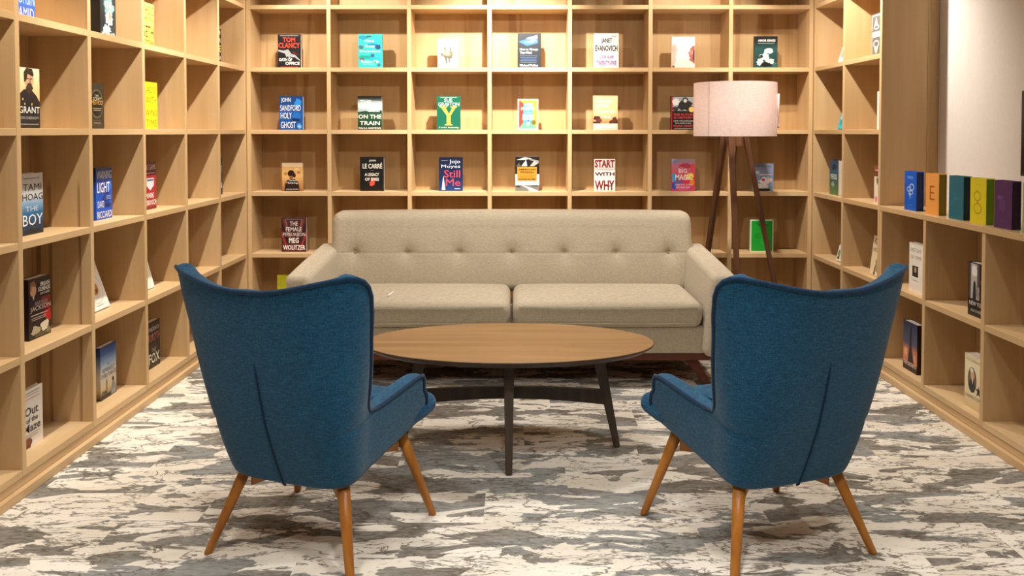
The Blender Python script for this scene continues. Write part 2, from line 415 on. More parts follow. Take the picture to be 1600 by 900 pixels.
# ------------------------------------------------------------------ oval coffee table
tb = thing('coffee_table', 'oval oak coffee table with dark splayed legs in front of the sofa', 'coffee table', (-0.025, 3.735, 0))
TA, TBB, TH_ = 0.620, 0.355, 0.460
bm = bmesh.new(); rings = []
for s, z in ((0.90, TH_ - 0.030), (0.955, TH_ - 0.026), (0.992, TH_ - 0.012), (1.0, TH_ - 0.006), (0.999, TH_ - 0.002), (0.995, TH_)):
    rings.append([(TA * s * math.cos(2 * math.pi * k / 128), TBB * s * math.sin(2 * math.pi * k / 128), z) for k in range(128)])
vs = loft(bm, rings)
for f in bm.faces: f.material_index = 0 if f.calc_center_median().z > TH_ - 0.001 else 1
fin('table_top', bm, [OAK, DARKWOOD], tb)
for (ax, ay) in ((1, 0), (-1, 0), (0, 1), (0, -1)):
    bm = bmesh.new(); rings = []
    for f in (0, 0.4, 1):
        r0 = (0.465, 0.310)[ax == 0]; r1 = (0.375, 0.225)[ax == 0]
        rr = r0 + (r1 - r0) * f; h = 0.0135 + 0.013 * f; wd = 0.0135 + 0.008 * f
        hx, hy = (h, wd) if ax else (wd, h)
        rings.append([(ax * rr + a * hx, ay * rr + b * hy, (TH_ - 0.029) * f) for a, b in ((-1, -1), (1, -1), (1, 1), (-1, 1))])
    loft(bm, rings); bmesh.ops.bevel(bm, geom=bm.edges[:], offset=0.004, segments=2, affect='EDGES'); fin('leg', bm, DARKWOOD, tb)
def stretcher(Lh, along, z_end, sag, dz):
    bm = bmesh.new(); rings = []
    for k in range(17):
        u = -1 + 2 * k / 16; zt_ = z_end + sag * (1 - u * u) * 0.5; hb = 0.027 + 0.012 * u * u
        a = u * Lh
        pts = [(-0.011, zt_ + 0.024 + dz), (0.011, zt_ + 0.024 + dz), (0.011, zt_ - hb + dz), (-0.011, zt_ - hb + dz)]
        rings.append([(a, p, q) if along == 0 else (p, a, q) for p, q in pts])
    loft(bm, rings); fin('stretcher', bm, DARKWOOD, tb)
stretcher(0.418, 0, 0.225, 0.03, 0); stretcher(0.268, 1, 0.225, 0.03, 0)

# ------------------------------------------------------------------ blue wing chairs
def chair_mesh():
    LV = np.array([
        # z     yb     wc    dc    yf     n   shear rise pinch (dc: depth of the rounded back corner, yf: free edge)
        [.243, -.218, .222, .110, .160, 4.2, .25, 0, 0],
        [.251, -.229, .231, .115, .185, 4.2, .25, 0, 0],
        [.275, -.240, .239, .122, .205, 4.1, .25, 0, 0],
        [.310, -.255, .247, .132, .205, 4.0, .25, 0, .005],
        [.335, -.266, .252, .140, .195, 3.9, .25, 0, .010],
        [.355, -.275, .256, .146, .177, 3.8, .25, 0, .015],
        [.395, -.290, .262, .157, .172, 3.7, .24, 0, .025],
        [.412, -.297, .265, .162, .162, 3.6, .24, 0, .030],
        [.420, -.300, .266, .164, .132, 3.6, .24, 0, .034],
        [.424, -.301, .267, .165, .070, 3.6, .24, 0, .036],
        [.428, -.303, .268, .166, -.005, 3.6, .24, 0, .040],
        [.434, -.305, .269, .168, -.090, 3.5, .24, 0, .045],
        [.448, -.311, .272, .171, -.143, 3.5, .23, 0, .055],
        [.480, -.321, .279, .178, -.160, 3.4, .22, 0, .065],
        [.550, -.340, .296, .190, -.180, 3.2, .19, .003, .065],
        [.630, -.360, .313, .198, -.205, 3.0, .15, .010, .055],
        [.710, -.378, .327, .204, -.230, 2.8, .12, .021, .040],
        [.780, -.393, .346, .206, -.252, 2.7, .10, .036, .045],
        [.830, -.404, .357, .208, -.270, 2.6, .10, .050, .040],
        [.856, -.410, .363, .208, -.286, 2.5, .10, .056, .038],
        [.874, -.413, .366, .208, -.305, 2.5, .10, .060, .038],
        [.885, -.415, .368, .208, -.325, 2.5, .10, .062, .038],
        [.891, -.416, .369, .208, -.346, 2.5, .10, .063, .038]])
    NU = 61
    P = []
    for z, yb, wc, dc, yf, n, sh, rise, pinch in LV:
        a = 2.0 / n
        ph = np.linspace(0, math.pi / 2, 1201)
        x = wc * np.sin(ph) ** a; y = yb + dc * (1 - np.cos(ph) ** a)
        if yf > yb + dc:
            x = np.append(x, wc + 0.12 * (yf - yb - dc)); y = np.append(y, yf)
        else:
            k = y <= yf; x = np.append(x[k], np.interp(yf, y, x)); y = np.append(y[k], yf)
        x = x * (1 - pinch * np.clip((y - yb) / dc, 0, 1) ** 3)
        x = np.concatenate([-x[::-1], x[1:]]); y = np.concatenate([y[::-1], y[1:]])
        d = np.concatenate([[0], np.cumsum(np.hypot(np.diff(x), np.diff(y)))])
        q = np.linspace(0, d[-1], NU)
        x = np.interp(q, d, x); y = np.interp(q, d, y)
        P.append(np.stack([x, y, z + sh * (y - yb) + 0.68 * rise * (lambda q_: q_ * q_ * (3 - 2 * q_))(np.clip((np.abs(x / wc) - 0.08) / 0.88, 0, 1))], 1))
    P = np.array(P)
    du = np.gradient(P, axis=1); dv = np.gradient(P, axis=0)
    nrm = np.cross(du, dv); nrm /= np.linalg.norm(nrm, axis=2, keepdims=True) + 1e-9
    return P, nrm, LV
PC, NC, LVC = chair_mesh()
def make_chair(label, loc, rz):
    ch = thing('wing_chair', label, 'armchair', loc, rz, 'blue wing chairs')
    nv, nu, _ = PC.shape
    th = np.interp(np.arange(nv), [0, 6, 12, nv - 1], [0.05, 0.055, 0.06, 0.062])[:, None, None]
    inner = PC - NC * th
    inner[-1] = PC[-1] - NC[-1] * 0.055; inner[-1, :, 2] -= 0.022; inner[-2, :, 2] -= 0.024; inner[-3, :, 2] -= 0.022; inner[-4, :, 2] -= 0.016
    bm = bmesh.new()
    # rim: outer -> bulged middle -> inner, wrapped around the free edge (both sides and the top)
    outv = [[bm.verts.new(p) for p in row] for row in PC]
    innv = [[bm.verts.new(p) for p in row] for row in inner]
    for g in (outv, innv):
        for i in range(nv - 1):
            for j in range(nu - 1):
                bm.faces.new((g[i][j], g[i][j + 1], g[i + 1][j + 1], g[i + 1][j]))
    loop = [(i, 0) for i in range(nv)] + [(nv - 1, j) for j in range(1, nu)] + [(i, nu - 1) for i in range(nv - 2, -1, -1)]
    prev = None
    for (i, j) in loop:
        p = PC[i, j]; q = inner[i, j]
        if i == nv - 1 and 0 < j < nu - 1: t = PC[i, j] - PC[i - 1, j]
        elif j == 0: t = PC[i, 0] - PC[i, 1]
        else: t = PC[i, nu - 1] - PC[i, nu - 2]
        t = t / (np.linalg.norm(t) + 1e-9)
        if i > nv - 5 and (j == 0 or j == nu - 1):
            t2 = PC[i, j] - PC[i - 1, j]; t = t + t2 / (np.linalg.norm(t2) + 1e-9); t /= np.linalg.norm(t) + 1e-9
        mids = [bm.verts.new(p * (1 - f) + q * f + t * 0.012 * math.sin(math.pi * f)) for f in (0.25, 0.5, 0.75)]
        row = [outv[i][j]] + mids + [innv[i][j]]
        if prev:
            for a in range(4): bm.faces.new((prev[a], prev[a + 1], row[a + 1], row[a]))
        prev = row
    bm.faces.new(outv[0])                                # underside plate
    o = fin('shell', bm, BLUE, ch, True)
    m = o.modifiers.new('smooth', 'SUBSURF'); m.levels = 1; m.render_levels = 1
    # piping along the free edge
    pts = []
    for (i, j) in loop:
        if i < 2: continue
        pts.append(Vector(PC[i, j]) + Vector(NC[i, j]) * 0.001)
    bm = bmesh.new(); tube(bm, pts, 0.0065, 8); fin('piping', bm, PIPE, ch, True)
    # centre back dart
    mid = nu // 2
    zs = [i for i in range(nv) if PC[i, mid, 2] < 0.72]
    bm = bmesh.new(); pts = [Vector(PC[i, mid]) + Vector((0, -0.0005, 0)) for i in zs]
    pts[-1] = pts[-2].lerp(pts[-1], 0.5)
    tube(bm, pts, [0.0035] * (len(pts) - 1) + [0.0008], 6); fin('back_seam', bm, flat('06263F', 0.9, 'seam'), ch, True)
    # seat cushion
    bm = bmesh.new(); rings = []
    L, D, TT = 0.60, 0.44, 0.072
    for x, ins in ease_stations(L, 0.04, 6, 12):
        ring = []
        for (y, z) in rrect(D / 2 - ins, TT / 2 - ins, 0.045, 7, 8):
            narrow = 1 - 0.46 * max(0, (0.16 - y)) / 0.36
            cr = 0.02 * (1 - (2 * x / L) ** 2) * (1 - (2 * y / D) ** 2) if z > 0 else 0
            ring.append((x * narrow, 0.058 + y, 0.402 + z + cr + 0.22 * (y - 0.2)))
        rings.append(ring)
    loft(bm, rings); fin('seat_cushion', bm, BLUE, ch, True)
    # legs
    feet = [(-0.266, -0.268), (0.266, -0.268), (0.285, 0.250), (-0.285, 0.250)]
    tops = [(-0.175, -0.165, 0.285), (0.175, -0.165, 0.285), (0.205, 0.140, 0.345), (-0.205, 0.140, 0.345)]
    for (fx, fy), (tx, ty, tz) in zip(feet, tops):
        bm = bmesh.new(); A = Vector((fx, fy, 0.0)); B = Vector((tx, ty, tz)); rings = []
        for f in (0, 0.02, 0.5, 1.0):
            c = A.lerp(B, f); r = (0.0115 if f == 0 else 0.0135) + 0.0085 * f
            rings.append([(c.x + r * math.cos(2 * math.pi * k / 16), c.y + r * math.sin(2 * math.pi * k / 16), c.z) for k in range(16)])
        loft(bm, rings); fin('leg', bm, LEGWOOD, ch, True)
    for a, b in ((0, 2), (1, 3)):
        A, B = Vector(tops[a]), Vector(tops[b]); d = (B - A); d.z = 0; d.normalize(); s = Vector((-d.y, d.x, 0)) * 0.013
        bm = bmesh.new(); rings = []
        for k in range(13):
            f = k / 12; c = A.lerp(B, f); u = abs(2 * f - 1); lo = c.z - 0.085 + 0.020 * (1 - u ** 2); hi = c.z - 0.030
            rings.append([(c - s).to_tuple()[:2] + (lo,), (c + s).to_tuple()[:2] + (lo,), (c + s).to_tuple()[:2] + (hi,), (c - s).to_tuple()[:2] + (hi,)])
        loft(bm, rings); fin('cross_rail', bm, LEGWOOD, ch)
    return ch
make_chair('blue upholstered wing chair on wooden legs, back turned, left of the coffee table', (-0.648, 2.935, 0), R(-21))
make_chair('blue upholstered wing chair on wooden legs, back turned, right of the coffee table', (0.812, 2.935, 0), R(21))

# ------------------------------------------------------------------ tripod floor lamp
lp = thing('floor_lamp', 'tripod floor lamp with pale linen drum shade beside the sofa', 'floor lamp', (1.407, 5.60, 0))
def cyl_wall(bm, r, z0, z1, a0=0, a1=360, n=72, th=0.003):
    full = abs(a1 - a0) >= 360; rings = []
    for k in range(n + 1):
        t = R(a0 + (a1 - a0) * k / n); c, s = math.cos(t), math.sin(t)
        rings.append([(r * c, r * s, z0), (r * c, r * s, z1), ((r - th) * c, (r - th) * s, z1), ((r - th) * c, (r - th) * s, z0)])
    loft(bm, rings, cap=not full)
bm = bmesh.new(); cyl_wall(bm, 0.2600, 1.333, 1.672, 0, 360); bmesh.ops.remove_doubles(bm, verts=bm.verts[:], dist=1e-5)
sh = fin('lamp_shade', bm, SHADE, lp, True)
sh.rotation_euler = (0, 0, 0)
bm = bmesh.new(); cyl_wall(bm, 0.2735, 1.385, 1.60, -30, 110, 40)
fin('outer_band', bm, SHADE, sh, True)
bm = bmesh.new(); tube(bm, [(0.2605 * math.cos(R(219)), 0.2605 * math.sin(R(219)), z) for z in (1.334, 1.671)], 0.0014, 6)
fin('seam', bm, flat('8C7A72', 0.8, 'seam'), sh)
for m_ in [o for o in (sh,)]:
    m_.data.polygons.foreach_set('use_smooth', [False] * len(m_.data.polygons))
box_bm = bmesh.new(); tube(box_bm, [(0, 0, 1.27), (0, 0, 1.33), (0, 0, 1.40)], [0.055, 0.055, 0.02], 24); fin('hub', box_bm, LAMPWOOD, lp)
bm = bmesh.new(); tube(bm, [(0, 0, 1.385), (0, 0, 1.43)], 0.018, 16); bmesh.ops.create_uvsphere(bm, u_segments=20, v_segments=14, radius=0.035, matrix=Matrix.Translation((0, 0, 1.46)))
fin('bulb', bm, flat('F4F0E6', 0.2, 'bulb'), lp, True)
bl = bpy.data.lights.new('bulb_light', 'POINT'); bl.energy = 3.6; bl.color = (1, 0.93, 0.88); bl.shadow_soft_size = 0.036
blo = bpy.data.objects.new('bulb_light', bl); C.objects.link(blo); blo.location = (1.407, 5.60, 1.535)
bm = bmesh.new(); tube(bm, [(0.0, 0, 1.575), (0, 0, 1.66)], 0.004, 8)
for k in range(3): tube(bm, [(0, 0, 1.655), (0.256 * math.cos(R(120 * k + 20)), 0.256 * math.sin(R(120 * k + 20)), 1.655)], 0.002, 6)
fin('shade_carrier', bm, METAL, lp)
for (fx, fy), (tx, ty) in (((0.335, -0.03), (0.062, -0.005)), ((-0.19, 0.25), (-0.050, 0.05)), ((-0.030, -0.30), (-0.038, -0.055))):
    bm = bmesh.new(); A, B = Vector((fx, fy, 0)), Vector((tx, ty, 1.36)); rings = []
    d = Vector((fx, fy, 0)).normalized(); s = Vector((-d.y, d.x, 0))
    for f in (0, 1):
        c = A.lerp(B, f); h = 0.013 + 0.004 * f; g = 0.015 + 0.004 * f
        rings.append([c + s * a * g + d * b * h for a, b in ((-1, -1), (1, -1), (1, 1), (-1, 1))])
    loft(bm, rings); bmesh.ops.bevel(bm, geom=bm.edges[:], offset=0.003, segments=1, affect='EDGES'); fin('leg', bm, LAMPWOOD, lp)
bm = bmesh.new(); tube(bm, [(0.0 + 0.012 * math.sin(z * 5), -0.04 + 0.01 * math.sin(z * 3), z) for z in [1.30 - 0.05 * k for k in range(26)]] + [(0.02, -0.02, 0.006), (0.06, 0.12, 0.004), (0.08, 0.26, 0.004)], 0.0028, 6)
fin('cord', bm, CORDM, lp, True)

# ------------------------------------------------------------------ books
_txt = {}
def text_geo(s, weight=0.02):
    key = (s, weight)
    if key in _txt: return _txt[key]
    cu = bpy.data.curves.new('t', 'FONT'); cu.body = s; cu.size = 1; cu.resolution_u = 2; cu.offset = weight; cu.fill_mode = 'FRONT'
    ob = bpy.data.objects.new('t', cu); C.objects.link(ob)
    me = bpy.data.meshes.new_from_object(ob)
    v = np.array([tuple(x.co)[:2] for x in me.vertices]); f = [tuple(p.vertices) for p in me.polygons]
    v = (v - v.min(0)) / (v.max(0) - v.min(0) + 1e-9)
    bpy.data.objects.remove(ob); bpy.data.curves.remove(cu); bpy.data.meshes.remove(me)
    _txt[key] = (v, f); return _txt[key]
_grad = {}
def gradmat(stops, h):
    key = (tuple(stops), h)
    if key not in _grad:
        m, nt, b = newmat('printed_cover', 0.4); tc = N(nt, 'ShaderNodeTexCoord'); sp = N(nt, 'ShaderNodeSeparateXYZ')
        nt.links.new(tc.outputs['Object'], sp.inputs[0]); dv = N(nt, 'ShaderNodeMath', operation='DIVIDE'); dv.inputs[1].default_value = h
        nt.links.new(sp.outputs[2], dv.inputs[0]); nt.links.new(ramp(nt, dv.outputs[0], stops), b.inputs[0]); _grad[key] = m
    return _grad[key]
GBK = 'books displayed face out on the shelves'
def book(label, loc, rz, wd, h, t, cover, texts=(), art=(), lean=0, pages=None, group=GBK, name='book', rough=None, spine=()):
    """cover faces -y; x from -wd/2; back-bottom edge on the x axis. art/texts in cover fractions, y up."""
    bk = thing(name, label, 'book', loc, rz, group, -R(lean))
    bk.rotation_mode = 'XYZ'
    cm = gradmat(cover, h) if isinstance(cover, (list, tuple)) else flat(cover, rough or 0.4)
    bd = 0.0022; a, b = -wd / 2, wd / 2
    bm = bmesh.new()
    prof = [(b, -t), (a, -t), (a, 0), (b, 0), (b, -bd), (a + bd, -bd), (a + bd, -t + bd), (b, -t + bd)]
    loft(bm, [[(x, y, 0) for x, y in prof], [(x, y, h) for x, y in prof]])
    fin('cover', bm, cm, bk)
    box('pages', a + bd, b - 0.003, -t + bd, -bd, 0.002, h - 0.003, pages or PAGES, bk, 0)
    if spine: box('spine', b - 0.0028, b - 0.0002, -t + 0.0002, -0.0002, 0.0002, h - 0.0002, flat(spine, 0.45), bk, 0)
    def emit(nm, items, depth0):
        if not items: return
        bm = bmesh.new(); mats = []; lay = depth0
        for it in items:
            verts, faces, col = it
            m = flat(col, rough or 0.4)
            if m not in mats: mats.append(m)
            vs = [bm.verts.new((a + u * wd, -t - lay, v * h)) for u, v in verts]
            for f in faces:
                try: bm.faces.new([vs[i] for i in f]).material_index = mats.index(m)
                except ValueError: pass
            lay += 0.00012
        me = bpy.data.meshes.new(nm); bm.to_mesh(me); bm.free(); link(nm, me, mats, bk)
    items = []
    for s in art:
        k, col = s[0], s[1]
        if k == 'r': x0, y0, x1, y1 = s[2:]; items.append(([(x0, y0), (x1, y0), (x1, y1), (x0, y1)], [(0, 1, 2, 3)], col))
        elif k == 'e':
            cx, cy, rx, ry = s[2:]; q = [(cx + rx * math.cos(2 * math.pi * i / 28), cy + ry * math.sin(2 * math.pi * i / 28)) for i in range(28)]
            items.append((q, [tuple(range(28))], col))
        elif k == 'o':
            cx, cy, rx, ry, tk = s[2:]; q = []
            for i in range(29):
                c_, s_ = math.cos(2 * math.pi * i / 28), math.sin(2 * math.pi * i / 28); q += [(cx + rx * c_, cy + ry * s_), (cx + (rx - tk) * c_, cy + (ry - tk * wd / h) * s_)]
            items.append((q, [(2 * i, 2 * i + 2, 2 * i + 3, 2 * i + 1) for i in range(28)], col))
        elif k == 'p': q = s[2]; items.append((q, [tuple(range(len(q)))], col))
        elif k == 'b':                                  # blot: irregular outline
            cx, cy, rx, ry = s[2:6]; rg = random.Random(int((cx * 997 + cy * 613 + rx * 71) * 100)); q = []
            for i in range(18):
                r = rg.uniform(0.62, 1.1); q.append((min(0.995, max(0.005, cx + rx * r * math.cos(2 * math.pi * i / 18))), min(0.995, max(0.005, cy + ry * r * math.sin(2 * math.pi * i / 18)))))
            items.append((q, [tuple(range(18))], col))
    emit('cover_art', items, 0.0004)
    items = []
    for s in texts:
        st, col, x0, y0, x1, y1 = s[:6]; wgt = s[6] if len(s) > 6 else 0.02
        v, f = text_geo(st, wgt)
        items.append(([(x0 + p[0] * (x1 - x0), y0 + p[1] * (y1 - y0)) for p in v], f, col))
    emit('lettering', items, 0.0004 + 0.00012 * (len(art) + 1))
    return bk
Wt, K = 'F4F2EC', '111214'
def lines(y0, y1, n, col, x0=0.14, x1=0.86):
    """rows of tiny body copy as thin bars"""
    out = []
    for i in range(n):
        y = y1 - (y1 - y0) * (i + 0.5) / n; d = 0.06 * ((i * 37) % 5) / 5
        out.append(('r', col, x0 + d, y - 0.006, x1 - d, y + 0.006))
    return out
FY = YB + 0.085
def bb(label, x, k, wd, h, t, *a, **kw):
    return book(label, (x, FY + t, top(k) + 0.0005), kw.pop('yaw', 0), wd, h, t, *a, **kw)
# --- back bookcase, row above eye level
bb('black book with red and white title and grey rifle, top left of back bookcase', -1.563, 1, .158, .235, .045, '14151A',
   [('TOM', 'F0432E', .22, .77, .76, .91), ('CLANCY', 'F0432E', .03, .60, .97, .75), ('OATH OF', Wt, .05, .21, .62, .30), ('OFFICE', Wt, .33, .10, .95, .19)],
   [('p', '9A9CA0', [(.02, .55), (.25, .52), (.45, .56), (.60, .42), (.75, .40), (.98, .24), (.97, .22), (.72, .33), (.6, .33), (.5, .38), (.38, .33), (.30, .44), (.02, .50)]), ('p', '9A9CA0', [(.44, .40), (.52, .40), (.55, .30), (.47, .30)]),
    ('p', '7A1E18', [(.62, .50), (.88, .42), (.88, .40), (.62, .47)]), ('r', 'B8B9BC', .1, .955, .9, .965), ('r', 'C8392A', .12, .02, .88, .05)])
bb('turquoise paperback with painted blots and white script title, top row behind the sofa', -1.003, 1, .166, .236, .030, '2FC9CB',
   [('Here', Wt, .28, .77, .66, .85, .01), ('From', Wt, .30, .61, .68, .69, .01), ('Everywhere', Wt, .08, .45, .92, .54, .01), ('Return Me', Wt, .12, .16, .86, .25, .01)],
   [('b', '1B98B8', .2, .9, .22, .07), ('b', '2B4A86', .82, .62, .15, .09), ('b', '17A6A0', .3, .33, .3, .06), ('b', '49707E', .12, .62, .11, .07), ('b', '1D8FC0', .6, .70, .3, .04), ('b', '3D5D62', .45, .93, .14, .03), ('b', '1FB4C8', .7, .28, .28, .06), ('b', '3E6E78', .86, .10, .10, .06), ('b', '7A5A50', .14, .27, .12, .04), ('b', '60DCD8', .4, .12, .3, .04), ('b', '3A5F9A', .60, .38, .10, .06)])
bb('small white paperback with a dark sketched emblem in the middle, top row', -.466, 1, .140, .204, .022, 'DDD8D2',
   [('THINGS', '8A6F3A', .18, .52, .82, .60, .01), ('APART', '8A6F3A', .2, .40, .8, .48, .01)],
   [('b', '55504A', .5, .46, .34, .15), ('b', '9B9388', .45, .50, .22, .10), ('r', '5A544C', .32, .60, .40, .72), ('r', '5A544C', .58, .60, .66, .72), ('p', '5A544C', [(.5, .36), (.56, .18), (.62, .20), (.6, .36)]), ('p', '5A544C', [(.34, .36), (.42, .16), (.48, .18), (.46, .36)])])
bb('black book with a tilted blue sky panel above white text, top row centre', .098, 1, .164, .242, .035, '1E2228',
   [('How to Change', Wt, .10, .50, .86, .57), ('Your Mind', Wt, .10, .415, .60, .485), ('Michael Pollan', Wt, .10, .06, .86, .12)],
   [('p', '2F63D8', [(.05, .76), (.84, .95), (.86, .72), (.40, .64)]), ('p', 'BFD8F4', [(.36, .86), (.84, .95), (.85, .86), (.66, .80), (.5, .84)]), ('p', '6FA0E8', [(.25, .74), (.6, .80), (.85, .80), (.6, .72)])] + lines(.15, .38, 5, '4F6E9C', .10, .84))
bb('white book with tall black and purple capitals, top row', .630, 1, .172, .242, .040, 'DEDCDA',
   [('JANET', K, .30, .69, .74, .86, .03), ('EVANOVICH', K, .06, .49, .95, .66, .03), ('LOOK ALIVE', '7A3A8C', .22, .28, .80, .37, .03), ('TWENTY-FIVE', '7A3A8C', .10, .08, .92, .22, .03)], [('r', '8890A0', .70, .91, .92, .93)])
bb('white book with two reddish faces in profile at its sides, top row', 1.163, 1, .162, .218, .030, 'E4DEDA', [],
   [('p', 'D9B4A4', [(.01, .74), (.16, .78), (.22, .66), (.27, .58), (.20, .54), (.22, .46), (.16, .40), (.20, .28), (.10, .10), (.01, .02)]), ('p', 'B0665A', [(.99, .72), (.88, .70), (.78, .60), (.80, .56), (.70, .48), (.76, .44), (.74, .38), (.80, .34), (.74, .26), (.86, .22), (.99, .14)]),
    ('p', '5A2E2A', [(.99, .60), (.93, .55), (.90, .30), (.99, .20)]), ('b', 'C88D80', .86, .50, .08, .08), ('b', 'CDA394', .08, .60, .06, .10), ('b', '8A4A44', .08, .06, .06, .04)])
bb('black and teal book with a white astronaut shape, top row, right column', 1.736, 1, .158, .222, .034, [(0, '1B4B4C'), (.25, '17393A'), (.6, '1A4A48'), (.82, '141B1B'), (1, '101415')],
   [('AMOR KINGS', Wt, .14, .83, .90, .90)], [('r', '7F9A98', .14, .77, .86, .785), ('b', 'E8E8E4', .62, .55, .20, .10), ('b', 'D4D6D2', .45, .36, .26, .15), ('b', 'E4E4E0', .25, .20, .18, .12), ('b', 'C4C8C4', .68, .22, .20, .10), ('b', '0E1213', .50, .12, .30, .09), ('b', '101415', .30, .38, .08, .06), ('b', '2A5C5C', .88, .12, .10, .08)])
# --- eye-level row
bb('blue book with four lines of tall white capitals, eye-level row, left column', -1.554, 0, .162, .234, .045, [(0, '0E4C9C'), (.5, '14509E'), (1, '123A74')],
   [('JOHN', Wt, .08, .79, .48, .95, 0), ('SANDFORD', Wt, .04, .56, .92, .73, 0), ('HOLY', Wt, .06, .33, .53, .51, 0), ('GHOST', Wt, .06, .05, .70, .24, 0)],
   [('b', '2C86D8', .8, .80, .18, .15), ('b', '1E6AC0', .75, .42, .22, .12), ('b', '0A2C5C', .70, .30, .20, .05), ('b', '3F9AE0', .85, .12, .12, .1), ('r', 'C8D8EC', .78, .10, .92, .115), ('r', 'C8D8EC', .78, .07, .92, .08)])
bb('paperback with blurred green and grey landscape and white slab capitals, eye-level row', -1.008, 0, .166, .234, .030, [(0, '10231A'), (.3, '1D4A2E'), (.5, '2C5A40'), (.56, 'A8C0C8'), (.75, 'D4E4EA'), (.86, '8C9CA0'), (.93, '1C201F'), (1, '101312')],
   [('THE', Wt, .09, .77, .56, .88), ('GIRL', Wt, .40, .53, .92, .62), ('ON THE', Wt, .02, .33, .98, .45), ('TRAIN', Wt, .08, .14, .92, .26), ('PAULA HAWKINS', Wt, .04, .02, .96, .08, .01)],
   [('p', '253E34', [(.0, .52), (.3, .56), (.7, .52), (1, .58), (1, .5), (0, .5)]), ('p', 'F0F6F8', [(.1, .66), (.9, .74), (.9, .71), (.2, .62)]), ('p', '404C4C', [(.55, .93), (1, .90), (1, .86), (.4, .88)])])
bb('dark green book with a large golden letter Y, eye-level row', -.462, 0, .162, .234, .042, '0B5A44',
   [('SUE', 'E8EEE8', .32, .83, .66, .93, 0), ('GRAFTON', 'E8EEE8', .06, .70, .96, .81, 0), ('Y is for Yesterday', 'E8EEE8', .08, .04, .94, .09, .01)],
   [('p', 'E6B648', [(.12, .69), (.44, .69), (.44, .665), (.37, .655), (.52, .47), (.66, .655), (.58, .665), (.58, .69), (.86, .69), (.86, .665), (.80, .655), (.59, .42), (.59, .17), (.66, .155), (.66, .13), (.34, .13), (.34, .155), (.42, .17), (.42, .42), (.19, .655), (.12, .665)]), ('r', 'C8D8CC', .14, .955, .86, .965)])
bb('small white-edged paperback in red, blue and yellow with a gold medal, eye-level row centre', .089, 0, .142, .213, .022, 'F4F0E6',
   [('THE', Wt, .32, .74, .70, .86), ('FRIEND', Wt, .16, .64, .84, .73), ('A NOVEL', Wt, .34, .55, .68, .59, .01), ('SIGRID', Wt, .22, .42, .78, .51), ('NUNEZ', Wt, .22, .31, .78, .40)],
   [('r', '3FB6DC', .06, .04, .94, .96), ('p', 'DC4034', [(.06, .04), (.28, .22), (.28, .86), (.06, .96)]), ('p', 'F4C63C', [(.94, .04), (.74, .22), (.74, .86), (.94, .96)]), ('p', 'F0A23C', [(.06, .96), (.28, .86), (.74, .86), (.94, .96)]), ('p', '5CC88C', [(.06, .04), (.28, .24), (.74, .24), (.94, .04)]),
    ('e', '7A5A2A', .78, .24, .12, .08), ('b', Wt, .50, .20, .10, .08), ('r', '2A3A6A', .48, .26, .53, .33)])
bb('peach paperback with dark trees and a grey band at its foot, eye-level row', .626, 0, .170, .236, .030, [(0, 'B9B4A6'), (.18, 'C8C2B4'), (.2, 'C87A4A'), (.34, 'E8A878'), (.5, 'F0C088'), (1, 'F2D09A')],
   [('KILLERS', Wt, .22, .80, .78, .88), ('OF THE', Wt, .10, .65, .64, .74), ('FLOWER', Wt, .18, .49, .90, .57), ('MOON', Wt, .38, .33, .70, .41), ('DAVID GRANN', Wt, .10, .05, .88, .13)],
   [('b', '4A2A20', .15, .34, .16, .09), ('b', '5A2E22', .88, .30, .14, .10), ('r', '3A221C', .0, .19, .30, .24), ('r', '3A221C', .66, .19, 1, .24), ('b', '6A342A', .25, .28, .14, .06), ('b', '5A2E22', .78, .25, .14, .05), ('r', '4A2A20', .12, .2, .15, .34)])
bb('black and red book with a photo of a helmeted man, half behind the lamp shade', 1.165, 0, .166, .234, .040, '161314',
   [('THE FUTURE', 'D8454A', .08, .42, .97, .48, .01), ('IS HISTORY', 'D8454A', .12, .33, .92, .39, .01), ('HOW TOTALITARIANISM', 'D8D4CC', .10, .245, .92, .275, .01), ('RECLAIMED RUSSIA', 'D8D4CC', .18, .18, .84, .21, .01), ('MASHA GESSEN', 'D8454A', .10, .09, .92, .145, .01)],
   [('r', '9A9C9C', .05, .56, .99, .98), ('b', 'DADCDA', .2, .84, .18, .12), ('b', '222424', .6, .72, .36, .18), ('e', '4A4C4C', .58, .88, .13, .09), ('e', 'C8CACA', .58, .86, .07, .05), ('b', '303232', .18, .62, .16, .08), ('e', 'E0B860', .84, .60, .11, .08), ('r', 'B41F28', .0, .0, .035, 1), ('r', 'B8B4AC', .12, .04, .9, .05)])
